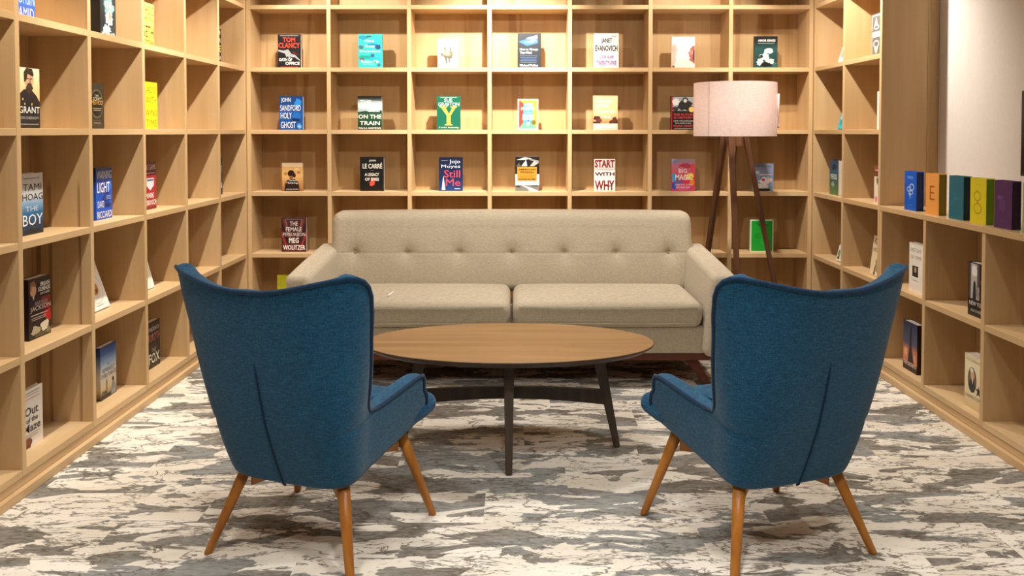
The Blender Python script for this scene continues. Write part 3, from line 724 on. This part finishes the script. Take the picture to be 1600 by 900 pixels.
# --- row below eye level
bb('small sepia paperback with a woman seen from behind, left column of back bookcase', -1.550, -1, .142, .195, .024, [(0, '8A5A34'), (.3, 'C08A50'), (.55, 'DDB071'), (.86, 'C89A60'), (.87, 'C9B494'), (1, 'BFA888')],
   [('The Book', Wt, .34, .35, .72, .41, .0), ('Thinking', Wt, .20, .24, .78, .32, .0), ('A NOVEL OF LOVE', Wt, .2, .04, .8, .08, .0)],
   [('p', '2A1A18', [(.12, .0), (.14, .22), (.22, .36), (.40, .43), (.62, .43), (.78, .34), (.84, .2), (.86, 0)]), ('e', '2A1712', .45, .62, .17, .12), ('e', '351E16', .60, .56, .08, .08), ('r', '8C5A3C', .37, .42, .53, .54), ('b', 'A87A44', .18, .62, .12, .05), ('b', 'A87A44', .82, .66, .10, .06), ('b', 'E8C488', .72, .78, .14, .04)])
bb('black book with pale capitals and a red figure, above the sofa back', -.995, -1, .166, .236, .040, '131314',
   [('JOHN', 'DAD6CA', .38, .855, .66, .92), ('LE CARRÉ', 'DAD6CA', .11, .66, .93, .84), ('A LEGACY', 'E6E2D6', .20, .44, .80, .53), ('OF SPIES', 'E6E2D6', .21, .30, .79, .39)],
   [('b', 'D8503A', .50, .24, .12, .10), ('p', 'D8503A', [(.48, .42), (.54, .36), (.62, .30), (.58, .22), (.50, .26), (.42, .14), (.40, .18), (.46, .28)]), ('r', '9A968C', .44, .60, .56, .607)])
bb('navy book with white and red script and a small white tower, above the sofa back', -.448, -1, .164, .234, .038, [(0, '1A3A74'), (.4, '14264C'), (1, '0E1630')],
   [('Jojo', 'CFD8E4', .44, .79, .90, .93, 0), ('Moyes', 'CFD8E4', .10, .66, .90, .78, 0), ('Still', 'E8485A', .22, .40, .90, .62, .0), ('Me', 'E8485A', .30, .15, .90, .36, .0)],
   [('p', 'E8EAEC', [(.12, .03), (.16, .3), (.19, .46), (.22, .3), (.27, .03)]), ('r', '7C8CAA', .10, .90, .38, .912), ('r', 'C8D0DC', .66, .06, .9, .075)])
bb('black, gold and white book with a road at its foot, above the sofa middle', .084, -1, .166, .240, .034, 'ECE8DE',
   [('AMERICAN', '2A1A10', .14, .60, .84, .645, .01), ('PRISON', '2A1A10', .22, .52, .78, .57, .01), ('SHANE BAUER', '2A1A10', .14, .32, .84, .365, .01)],
   [('r', '1A1A1A', 0, .49, 1, 1), ('p', 'C8C8C4', [(.05, .9), (.4, .98), (.7, .94), (.4, .90)]), ('p', '8E8E8A', [(.5, .95), (.98, .88), (.98, .80), (.6, .90)]), ('p', 'D4D4D0', [(.25, .72), (.45, .90), (.5, .72)]), ('p', 'A8A8A4', [(.60, .72), (.80, .88), (.95, .80), (.78, .72)]), ('p', '55554F', [(.02, .7), (.15, .82), (.25, .7)]),
    ('r', 'C48A2E', .08, .295, .90, .695), ('r', '8A5A1C', .2, .45, .78, .46), ('r', '8A5A1C', .2, .41, .78, .42), ('r', '6E706C', 0, 0, 1, .17), ('p', 'E8E8E2', [(.3, .165), (.62, .1), (.98, .0), (.60, .0), (.5, .08), (.25, .165)]), ('b', '3A3C3A', .12, .13, .11, .04), ('b', '3A3C3A', .8, .15, .18, .02)])
bb('white book with tall maroon capitals, above the sofa back', .622, -1, .146, .222, .024, [(0, 'E6E2DC'), (.62, 'E6E2DC'), (.66, 'C4BEB8'), (1, 'C8C1BC')],
   [('START', '7A1420', .03, .735, .97, .975, .035), ('WITH', '4A0E18', .03, .475, .97, .59, .03), ('WHY', '7A1420', .03, .02, .97, .33, .03)], [('r', 'A8A29C', .1, .66, .9, .675), ('r', '4A4644', .62, .14, .82, .17)])
bb('rainbow paint-splashed book with white capitals, above the right end of the sofa', 1.168, -1, .162, .222, .026, [(0, 'C84A74'), (.25, 'D8385A'), (.5, 'D84860'), (.8, 'C47A8C'), (1, '9A90A4')],
   [('BIG', 'F4D8DC', .30, .56, .66, .70), ('MAGIC', Wt, .16, .34, .90, .52), ('CREATIVE LIVING', Wt, .14, .17, .88, .22, .01), ('BEYOND FEAR', Wt, .20, .09, .80, .14, .01)],
   [('b', '2FA8DC', .10, .42, .12, .15), ('b', '2A58B4', .10, .16, .12, .14), ('b', 'F4D030', .78, .46, .20, .12), ('b', 'F0883A', .88, .28, .12, .14), ('b', '7A5A9C', .32, .28, .20, .10), ('b', 'B43A50', .62, .80, .3, .10), ('b', '6C86C0', .14, .92, .14, .06), ('b', 'D85A90', .5, .06, .3, .06), ('b', 'E04858', .9, .72, .1, .14)])
bb('blue and white paperback with a smiling white face, right of the lamp leg', 1.722, -1, .146, .190, .024, [(0, '8FB4D4'), (.5, '7C9AC0'), (.75, '8494B4'), (1, '74829C')],
   [('I SEE BACK AT', '4A4A5A', .10, .88, .90, .94, 0)],
   [('b', 'EEF0F0', .60, .36, .32, .18), ('b', 'E6ECF0', .46, .18, .36, .10), ('e', 'C83A4C', .52, .41, .09, .05), ('e', '30323A', .40, .46, .025, .02), ('e', '30323A', .70, .46, .025, .02), ('r', 'D8C0B0', .3, .58, .9, .62), ('b', 'F0D0C0', .86, .40, .10, .08), ('r', '2A2C30', .22, .0, .84, .09), ('b', 'B8D0E6', .2, .68, .16, .06)])
# --- row behind the sofa
bb('maroon book with white capitals inside striped triangles, left of the sofa arm', -1.541, -2, .172, .240, .042, '4E2426',
   [('THE', Wt, .34, .76, .66, .88, .0), ('FEMALE', Wt, .18, .60, .82, .72, .0), ('PERSUASION', 'E8DCD4', .06, .46, .96, .56, .0), ('MEG', Wt, .30, .26, .70, .41, .02), ('WOLITZER', Wt, .06, .06, .96, .20, .02)],
   [('p', '7A3A38', [(.04, .97), (.12, .97), (.50, .10), (.46, .04)]), ('p', '7A3A38', [(.96, .97), (.88, .97), (.50, .10), (.54, .04)]), ('p', 'A89088', [(.18, .96), (.82, .96), (.80, .94), (.20, .94)]), ('p', '9A7A72', [(.14, .96), (.17, .96), (.40, .34), (.38, .32)]), ('p', '9A7A72', [(.86, .96), (.83, .96), (.60, .34), (.62, .32)]), ('p', 'A83038', [(.0, .60), (.0, .50), (.22, .03), (.30, .03)]), ('p', 'A83038', [(1, .60), (1, .50), (.78, .03), (.70, .03)]), ('p', '2A1618', [(0, .9), (0, .78), (.26, .25), (.30, .30)]), ('p', '2A1618', [(1, .9), (1, .78), (.74, .25), (.70, .30)])])
bb('bright green book with a white border behind the lamp legs', 1.718, -2, .160, .224, .032, 'E6F0DC',
   [('THOU', '0C6A20', .22, .78, .84, .90, 0)], [('r', '18A030', .04, .03, .96, .97)] + [('b', '149028', .3, .5, .15, .1), ('b', '1EAC38', .6, .3, .2, .1)])
bb('yellow-green book mostly hidden behind the left sofa arm', -1.585, -3, .15, .262, .03, 'B4B020', yaw=0)

# --- left bookcase (books face +x)
XF = -(WL + 0.100)
def lb(label, y, k, wd, h, t, *a, **kw):
    return book(label, (XF - t, y, top(k) + 0.0005), R(90) + kw.pop('yaw', 0), wd, h, t, *a, **kw)
lb('blue book with light blue capitals, top left corner of the left bookcase', 3.462, 1, .158, .240, .035, [(0, '3A54C4'), (.5, '2A68D8'), (1, '2048A8')],
   [('EXIT WEST', 'C0D0F4', .08, .62, .92, .76, 0), ('MOHSIN', 'B4CCF4', .06, .27, .96, .47, 0), ('HAMID', 'C8C4F0', .06, .04, .94, .22, 0)], [('b', '5A6CE0', .2, .12, .2, .1), ('b', '1C86E8', .7, .5, .25, .1)])
lb('thick dark book with a pale blue ghostly face and white capitals, top of left bookcase', 4.175, 1, .160, .242, .060, '1C1A1A',
   [('AND', Wt, .2, .80, .8, .90, 0), ('THE', Wt, .25, .62, .75, .74, 0), ('MERMAID', Wt, .08, .02, .92, .14, 0)],
   [('r', '20343C', .02, .0, .98, 1), ('b', '86AAB4', .55, .60, .36, .24), ('b', 'DCE8EA', .56, .42, .26, .17), ('b', '4A8CA4', .3, .82, .24, .10), ('b', 'C89C84', .62, .46, .10, .10), ('b', 'A8C8D0', .4, .2, .3, .1), ('b', '102028', .16, .36, .12, .2)])
lb('orange-yellow book with brown capitals, upper part of the left bookcase', 4.630, 1, .150, .240, .030, [(0, 'F2C452'), (1, 'F4D070')],
   [('THIS IS', '8A4A1A', .06, .74, .94, .94, 0), ('MARKETING', 'A85A20', .06, .62, .94, .70, 0), ('SETH', '6A2C14', .10, .24, .94, .50, 0), ('GODIN', '8A4A1A', .06, .02, .94, .20, 0)])
lb('white book with black marks, almost hidden by the fourth divider of the left bookcase', 5.050, 1, .158, .215, .028, 'E8DCC8', [('QUIET', K, .1, .7, .98, .86), ('LIVES', K, .1, .1, .98, .3)])
lb('black and yellow book in the far upper cubby of the left bookcase', 5.700, 1, .150, .236, .030, '24201C',
   [('UNDER', 'E8E0D0', .06, .84, .94, .95), ('OTHER', 'D8D0C0', .06, .62, .94, .74), ('FIRE', 'F0D030', .06, .36, .94, .54), ('AND US', 'E8E0D0', .06, .14, .94, .24)])
lb('book with a bearded man in dark uniform on cream, eye-level row of left bookcase', 3.485, 0, .158, .240, .045, [(0, '14151A'), (.42, '17181E'), (.46, 'CDB07C'), (.7, 'E2C894'), (1, 'E8D8B4')],
   [('GRANT', 'E4E4E0', .03, .25, .97, .36, 0), ('RON CHERNOW', 'A8A8A8', .06, .15, .92, .195, 0)],
   [('p', '17181E', [(.0, .44), (.08, .56), (.28, .64), (.62, .64), (.86, .54), (1, .44), (1, .02), (0, .02)]), ('e', 'C09678', .52, .80, .20, .15), ('p', '2C2018', [(.30, .76), (.28, .92), (.40, 1), (.66, .99), (.74, .90), (.70, .86), (.46, .90), (.38, .78)]), ('b', '3A2A20', .52, .66, .19, .09), ('e', '8C6450', .56, .79, .03, .05), ('r', '2C1C14', .40, .815, .50, .83), ('r', '2C1C14', .57, .815, .66, .83), ('e', 'C8A860', .22, .48, .03, .02), ('e', 'C8A860', .62, .40, .03, .02), ('e', 'C8A860', .30, .40, .03, .02), ('r', '8C8C8C', .08, .06, .92, .072)])
lb('small dark book with a round olive emblem, eye-level row of left bookcase', 4.050, 0, .142, .210, .028, '2E2A22',
   [('THE', 'C8BCA0', .34, .70, .62, .75, 0), ('SCRIPT', 'C8BCA0', .22, .62, .82, .69, 0), ('METHOD', 'D8A860', .14, .53, .88, .62, 0)],
   [('o', '5A5440', .5, .55, .44, .32, .05), ('e', '171613', .5, .55, .38, .275), ('r', 'B8AC94', .22, .44, .8, .452), ('r', 'B8AC94', .26, .40, .76, .412), ('r', '9A8E78', .26, .12, .78, .135), ('r', '6A6250', .2, .18, .8, .185), ('r', '6A6250', .2, .08, .8, .085)])
lb('bright yellow book with grey hand-drawn capitals in the left bookcase', 4.655, 0, .160, .250, .032, 'F6E61C',
   [('LADIES', '6C6420', .06, .77, .95, .90, -.01), ('WITH', '6C6420', .06, .55, .92, .68, -.01), ('WING', '6C6420', .06, .28, .94, .42, -.01), ('TIME', '6C6420', .06, .06, .94, .20, -.01)])
lb('pale cream book in the far eye-level cubby of the left bookcase', 5.660, 0, .150, .170, .026, 'E4D4B8', [('home', '8A7A64', .2, .6, .8, .74)])
lb('grey-to-blue book with large dark and white capitals, left bookcase below eye level', 3.497, -1, .160, .245, .040, [(0, '0E1A2C'), (.18, '183A5E'), (.36, '2C70A4'), (.52, '86AED0'), (.6, 'C6CCD0'), (1, 'BEBAB6')],
   [('TAMI', '33343A', .10, .72, .92, .83, .0), ('HOAG', '33343A', .06, .56, .98, .67, .0), ('THE', 'E4EEF4', .20, .38, .76, .46, -.01), ('BOY', 'F0F4F4', .06, .15, .96, .33, .0)], [('r', '7A7A80', .12, .91, .84, .925), ('b', '0A1220', .5, .05, .42, .04)])
lb('royal blue book with tall white capitals in the left bookcase', 4.110, -1, .160, .242, .040, [(0, '1A50C0'), (.3, '1C58CC'), (.8, '1A44A4'), (1, '16305E')],
   [('WARNING', 'D0D4DC', .04, .78, .96, .94, 0), ('LIGHT', Wt, .06, .52, .84, .72, .01), ('DAVID', Wt, .08, .23, .48, .36, 0), ('RICCIARDI', Wt, .05, .03, .97, .16, 0)], [('b', '123684', .62, .42, .26, .14), ('b', '2E70E0', .8, .66, .18, .12), ('r', 'A8BCE4', .62, .44, .92, .45), ('r', 'A8BCE4', .62, .41, .9, .42), ('r', 'A8BCE4', .62, .38, .92, .39), ('b', '0E2C6C', .7, .26, .25, .05)])
lb('red book with a white shield and white capitals in the left bookcase', 4.630, -1, .152, .250, .035, [(0, '9A2430'), (.72, 'B02A38'), (.74, '5A1E28'), (1, '642630')],
   [('BIG GAME', 'D8C8C8', .05, .84, .95, .95, 0), ('MARK', Wt, .10, .24, .80, .35, .01), ('LEIBOVICH', Wt, .04, .09, .97, .20, .01)], [('p', 'D8DCE4', [(.2, .66), (.8, .66), (.8, .5), (.5, .40), (.2, .5)]), ('r', '5A6A90', .24, .60, .76, .64), ('r', 'D8B0B0', .1, .76, .9, .775), ('r', '6A1C26', .0, .0, 1, .05)])
lb('black and white book in the far cubby of the left bookcase below eye level', 5.700, -1, .150, .240, .030, '2A2C28', [('HEAT', 'E0E0D8', .1, .60, .9, .78), ('RUN', 'E0E0D8', .1, .16, .9, .34)], [('b', '5A6458', .5, .45, .4, .1), ('b', '94988C', .5, .88, .3, .08)])
lb('black and red book with a portrait of a man and white capitals, left bookcase', 3.540, -2, .162, .246, .045, '231519',
   [('BRIAN', 'E8E0DC', .52, .84, .94, .91), ('KILMEADE', 'E8E0DC', .42, .76, .96, .83), ('DON YAEGER', 'D8D0CC', .50, .70, .94, .74, .01), ('ANDREW', 'A89890', .24, .54, .84, .61, 0), ('JACKSON', 'E8DCD4', .04, .44, .97, .54, 0)],
   [('p', 'B01C24', [(.62, .36), (.99, .46), (.99, .22), (.80, .26)]), ('p', '7A1A20', [(.55, .66), (.99, .66), (.99, .46), (.7, .40)]), ('e', 'C49878', .20, .80, .14, .10), ('p', '8A5C34', [(.04, .80), (.08, .94), (.24, .96), (.34, .88), (.30, .86), (.14, .88), (.1, .78)]), ('p', '1A1C2C', [(.02, .70), (.14, .72), (.30, .70), (.42, .62), (.40, .56), (.02, .56)]), ('p', 'D8D0C4', [(.16, .71), (.24, .71), (.22, .64)]), ('r', 'B8A8A0', .08, .385, .84, .40), ('r', 'B8A8A0', .10, .34, .78, .35), ('r', 'B8A8A0', .10, .31, .74, .32), ('b', 'A8A088', .30, .14, .26, .08), ('b', 'D4CCB4', .72, .18, .22, .10), ('b', '4A4A34', .5, .05, .42, .04), ('b', '7A7450', .86, .08, .12, .06)])
lb('white book with a round golden food picture leaning far back, left bookcase', 4.070, -2, .175, .225, .016, 'E8E4DC', [('eat', 'B0A89C', .30, .86, .52, .93, -.01)],
   [('o', 'C8C4BC', .5, .44, .40, .32, .03), ('e', 'D8D2C8', .5, .44, .27, .21), ('e', 'B8843A', .5, .45, .18, .14), ('b', 'E0B860', .46, .48, .10, .07), ('b', '7A4E22', .56, .40, .08, .05), ('r', 'B8B2A8', .3, .08, .7, .1)], lean=19)
lb('white cookbook with brown flower shapes leaning back, right of the food picture book', 4.590, -2, .165, .225, .016, 'F0EBE2', [('B', '6A6258', .42, .80, .60, .92, 0)],
   [('b', '6A5040', .40, .52, .22, .12), ('b', 'B08A50', .50, .44, .14, .08), ('b', '4A4038', .60, .34, .10, .08), ('r', 'C0B8AC', .3, .70, .7, .715)], lean=15)
lb('white book with black lower-case title in the lowest row of the left bookcase', 3.475, -3, .145, .235, .022, 'E6E0D8',
   [('Out', '26262A', .10, .55, .76, .70, .01), ('of the', '26262A', .16, .43, .74, .52, .01), ('Maze', '26262A', .04, .27, .86, .41, .01)], [('r', '8A8480', .08, .93, .84, .945), ('r', '8A8480', .08, .89, .8, .9), ('r', 'C46A50', .08, .83, .84, .84), ('r', '8A8480', .08, .22, .84, .23), ('r', '8A8480', .08, .18, .74, .19), ('e', '7A3A24', .24, .10, .20, .075), ('r', '5A2A1C', .12, .01, .36, .06)])
lb('blue and cream paperback with a woman before a city skyline, lowest row of left bookcase', 4.128, -3, .160, .250, .032, [(0, '2A2A30'), (.10, 'A08A60'), (.2, 'D8C8A0'), (.5, 'D4D6D4'), (.68, '8CA8C8'), (.85, '2F5590'), (1, '1C3A74')],
   [('The', '3A3A44', .40, .61, .60, .66, -.01), ('KENNEDY', '33343C', .12, .50, .88, .58, -.01), ('DEBUTANTE', '33343C', .04, .40, .97, .48, -.01)],
   [('b', '2A2A2E', .78, .30, .08, .05), ('p', '8A92A0', [(.66, .02), (.70, .20), (.74, .27), (.86, .26), (.90, .18), (.94, .02)]), ('r', '6A6048', .34, .08, .40, .30), ('p', '6A6048', [(.33, .3), (.37, .38), (.41, .3)]), ('b', '4A4A40', .2, .10, .2, .06), ('r', '26262C', 0, 0, .62, .08), ('r', '6A6048', .12, .08, .20, .16)])
lb('black book with white and red capitals in the lowest row of the left bookcase', 4.650, -3, .158, .248, .038, '1A1416',
   [('FREDERICK', 'C8B8B4', .10, .80, .96, .88, 0), ('FORSYTH', 'C87870', .06, .58, .97, .74, 0), ('THE', 'B8A8A4', .3, .34, .66, .42, 0), ('FOX', Wt, .08, .10, .95, .32, .01)], [('b', '3A2A2C', .5, .46, .38, .06)])

# --- right bookcases (books face -x)
XQ = WR + 0.045
def rb(label, y, k, wd, h, t, *a, **kw):
    return book(label, (XQ + t, y, top(k) + 0.0005), R(-90) + kw.pop('yaw', 0), wd, h, t, *a, **kw)
rb('grey book with white ornament panels, upper cubby of the tall right bookcase', 5.045, 1, .150, .242, .030, '6A645E',
   [('A', Wt, .26, .70, .62, .90, -.01), ('HOUSE', K, .2, .475, .7, .53, .0)],
   [('r', 'E8E4DE', .06, .94, .94, .97), ('r', 'E8E4DE', .06, .44, .94, .57), ('o', 'E8E4DE', .45, .68, .24, .06, .05), ('o', 'E8E4DE', .45, .28, .26, .09, .05), ('p', 'E0C8A0', [(.25, .2), (.65, .2), (.5, .06), (.4, .06)]), ('r', 'E8E4DE', .06, .60, .09, .94), ('r', 'E8E4DE', .06, .04, .09, .42)])
rb('white patterned book leaning in the upper corner cubby of the tall right bookcase', 5.575, 1, .16, .235, .018, 'EDE4DA', [], [('b', 'A89C94', .3, .3, .2, .2), ('b', 'B8A8A0', .4, .7, .2, .15)], lean=17)
rb('turquoise book leaning in the eye-level corner cubby of the tall right bookcase', 5.575, 0, .16, .215, .018, '2FB4C4', [('OCEAN', 'D8F0EC', .08, .3, .9, .42)], [('b', '1C94AC', .3, .2, .25, .1), ('b', '6CD0D0', .4, .7, .25, .15)], lean=17)
rb('white book edge beside the tall right panel, eye-level cubby', 4.964, 0, .13, .218, .030, 'EEE8E0')
rb('blue-green book with thick pale pages in the right corner cubby', 5.70, -1, .150, .226, .052, [(0, '5A7A3A'), (.3, '3A6A4A'), (.7, '2C5A7C'), (1, '30466A')],
   [('VERSES', 'D8E4E4', .1, .45, .9, .6)], [('b', '8AA89A', .4, .3, .2, .1), ('b', '18303C', .5, .8, .3, .1)])
rb('dark red and white book with a pink shape beside the tall right panel', 4.982, -1, .150, .216, .028, [(0, 'E8DCCC'), (.7, 'E4D8C8'), (.72, '6A3A30'), (1, '8A4A40')], [], [('b', 'E05A80', .2, .10, .12, .10), ('b', '5A6A3A', .3, .6, .12, .1), ('r', 'D8A090', .1, .86, .9, .9)])
rb('cream book with brown capitals and a dark figure, leaning beside the tall right panel', 5.035, -2, .155, .228, .028, [(0, 'E8D4AC'), (.5, 'DCC8A0'), (1, 'D0BCA0')], [('OUR', '5A4A40', .14, .78, .9, .94, 0), ('HOUSE', '7A6654', .10, .60, .9, .70, 0)], [('p', '3A2E28', [(.34, .02), (.42, .3), (.48, .02)]), ('b', 'A08A64', .6, .3, .2, .2)], lean=7)
rb('small green and white book leaning in the lower right corner cubby', 5.60, -2, .10, .105, .016, 'E4E2D4', [], [('b', '6A8A5A', .3, .5, .2, .25), ('b', '3A4A3A', .3, .2, .2, .12)], lean=14)
rb('white book with a small dark portrait under the counter', 4.516, -2, .158, .256, .030, 'EAE4DA', [('HISTORY', '9A948C', .12, .82, .88, .90, -.01), ('OF TIME', '9A948C', .12, .68, .88, .75, -.01)], [('r', '33302E', .24, .32, .66, .54), ('e', 'B89A84', .46, .46, .08, .06), ('r', 'A8A098', .2, .24, .7, .25)])
rb('dark blue and orange book with a silhouette, lowest row under the counter', 4.572, -3, .160, .258, .040, [(0, '1A1418'), (.1, '2A1C20'), (.2, 'D08458'), (.42, 'C07050'), (.55, '4A4A64'), (1, '223452')],
   [('THE SECRETS', 'E8DCD4', .05, .10, .95, .18, .0)], [('p', '1C1620', [(.35, .18), (.45, .5), (.5, .9), (.62, .9), (.62, .5), (.78, .18)]), ('b', 'E0A878', .2, .36, .14, .1), ('b', 'D89870', .85, .30, .1, .1)], spine='2E1618')
rb('black book with a street photograph and white lettering, second column under the counter', 3.915, -2, .158, .243, .045, '1C1A1C',
   [('NEW YORK', 'E8E4E0', .10, .20, .94, .28, 0), ('NOVEL', 'C8C4C0', .2, .08, .8, .13, 0)], [('r', 'B8B0AC', .05, .32, .62, .98), ('b', 'E4E0DC', .36, .84, .2, .12), ('p', '2A2628', [(.26, .30), (.30, .62), (.36, .68), (.42, .62), (.46, .30)]), ('r', '4A4448', .05, .32, .16, .98), ('r', '7A4A44', .66, .64, .95, .70), ('b', '8A8280', .52, .46, .10, .14), ('r', '5A5456', .50, .56, .62, .98)], spine='161416')
rb('cream book with an oval portrait and a black star, lowest row under the counter', 3.933, -3, .156, .243, .055, [(0, 'D0B888'), (.3, 'E0D0A8'), (1, 'E6DAB8')],
   [('RON CHERNOW', '9A8A60', .10, .88, .90, .93, -.01), ('HAMILTON', '5A4A30', .08, .19, .92, .25, -.01)],
   [('e', '6A5638', .42, .54, .24, .24), ('e', 'C8A480', .44, .64, .11, .09), ('p', '26221E', [(.22, .42), (.32, .54), (.5, .55), (.62, .44), (.54, .34), (.40, .30), (.28, .34)]), ('p', 'E4DCC8', [(.40, .56), (.48, .56), (.46, .46)]), ('b', 'E0D8C4', .40, .72, .11, .05),
    ('p', '141414', [(.78, .50), (.81, .42), (.93, .42), (.84, .37), (.88, .28), (.78, .33), (.68, .28), (.72, .37), (.63, .42), (.75, .42)])], spine='4A241C')

# --- pocket classics on the counter
GC = 'coloured pocket classics on the counter'
def cb(label, y, cover, pg, texts=(), art=()):
    return book(label, (WR + 0.036 + 0.040, y, zk(-1) + T / 2 + 0.0005), R(-90 + 3), .122, .204, .040, cover, texts, art, 0, flat(pg, 0.5, 'dyed_pages'), GC, rough=0.28)
GL = 'A8C4EC'
cb('royal blue pocket book with a silver tree emblem, farthest of the row on the counter', 4.575, '0C5AC8', '0A2A68', [],
   [('r', GL, .48, .30, .52, .62), ('o', GL, .62, .60, .20, .09, .05), ('o', GL, .36, .54, .14, .07, .05), ('o', GL, .56, .46, .18, .06, .04), ('p', GL, [(.48, .34), (.36, .42), (.38, .44), (.50, .38)]), ('r', '4A86DC', .25, .80, .75, .88), ('r', '4A86DC', .36, .12, .66, .14)])
cb('orange pocket book with a large letter E on the counter', 4.335, 'E8A050', '8A7A18', [('E', 'A85A24', .32, .36, .66, .70, -.01)], [('r', 'F0B470', .2, .90, .8, .905)])
cb('teal pocket book on the counter between the orange and yellow ones', 4.100, '1A6A80', '0C2A3C', [('READ', '4A8C9C', .36, .46, .70, .52, -.01)], [('r', '2A7C90', .3, .62, .7, .625)])
cb('yellow pocket book with a pair of spectacles drawn upright on the counter', 3.905, 'DCCC1C', '6A8C10', [], [('o', 'A88C1A', .45, .60, .22, .11, .035), ('o', 'A88C1A', .48, .33, .25, .12, .035), ('r', 'A88C1A', .44, .45, .48, .50), ('p', 'A88C1A', [(.44, .70), (.47, .76), (.48, .70)]), ('r', 'BCA81C', .3, .86, .7, .865)])
cb('dark purple pocket book on the counter, next to the screen', 3.705, '4A1C5C', '24102C', [('NOVEL', '6A3C7C', .34, .14, .62, .18, -.01)], [('b', '5E2E70', .45, .52, .22, .20), ('b', '74468A', .28, .64, .12, .05)])
cb('lime green pocket book cut off by the right edge of the photo', 3.495, '7CB83C', '4A7A1C', [('TALES', '5A9424', .3, .44, .7, .54)])
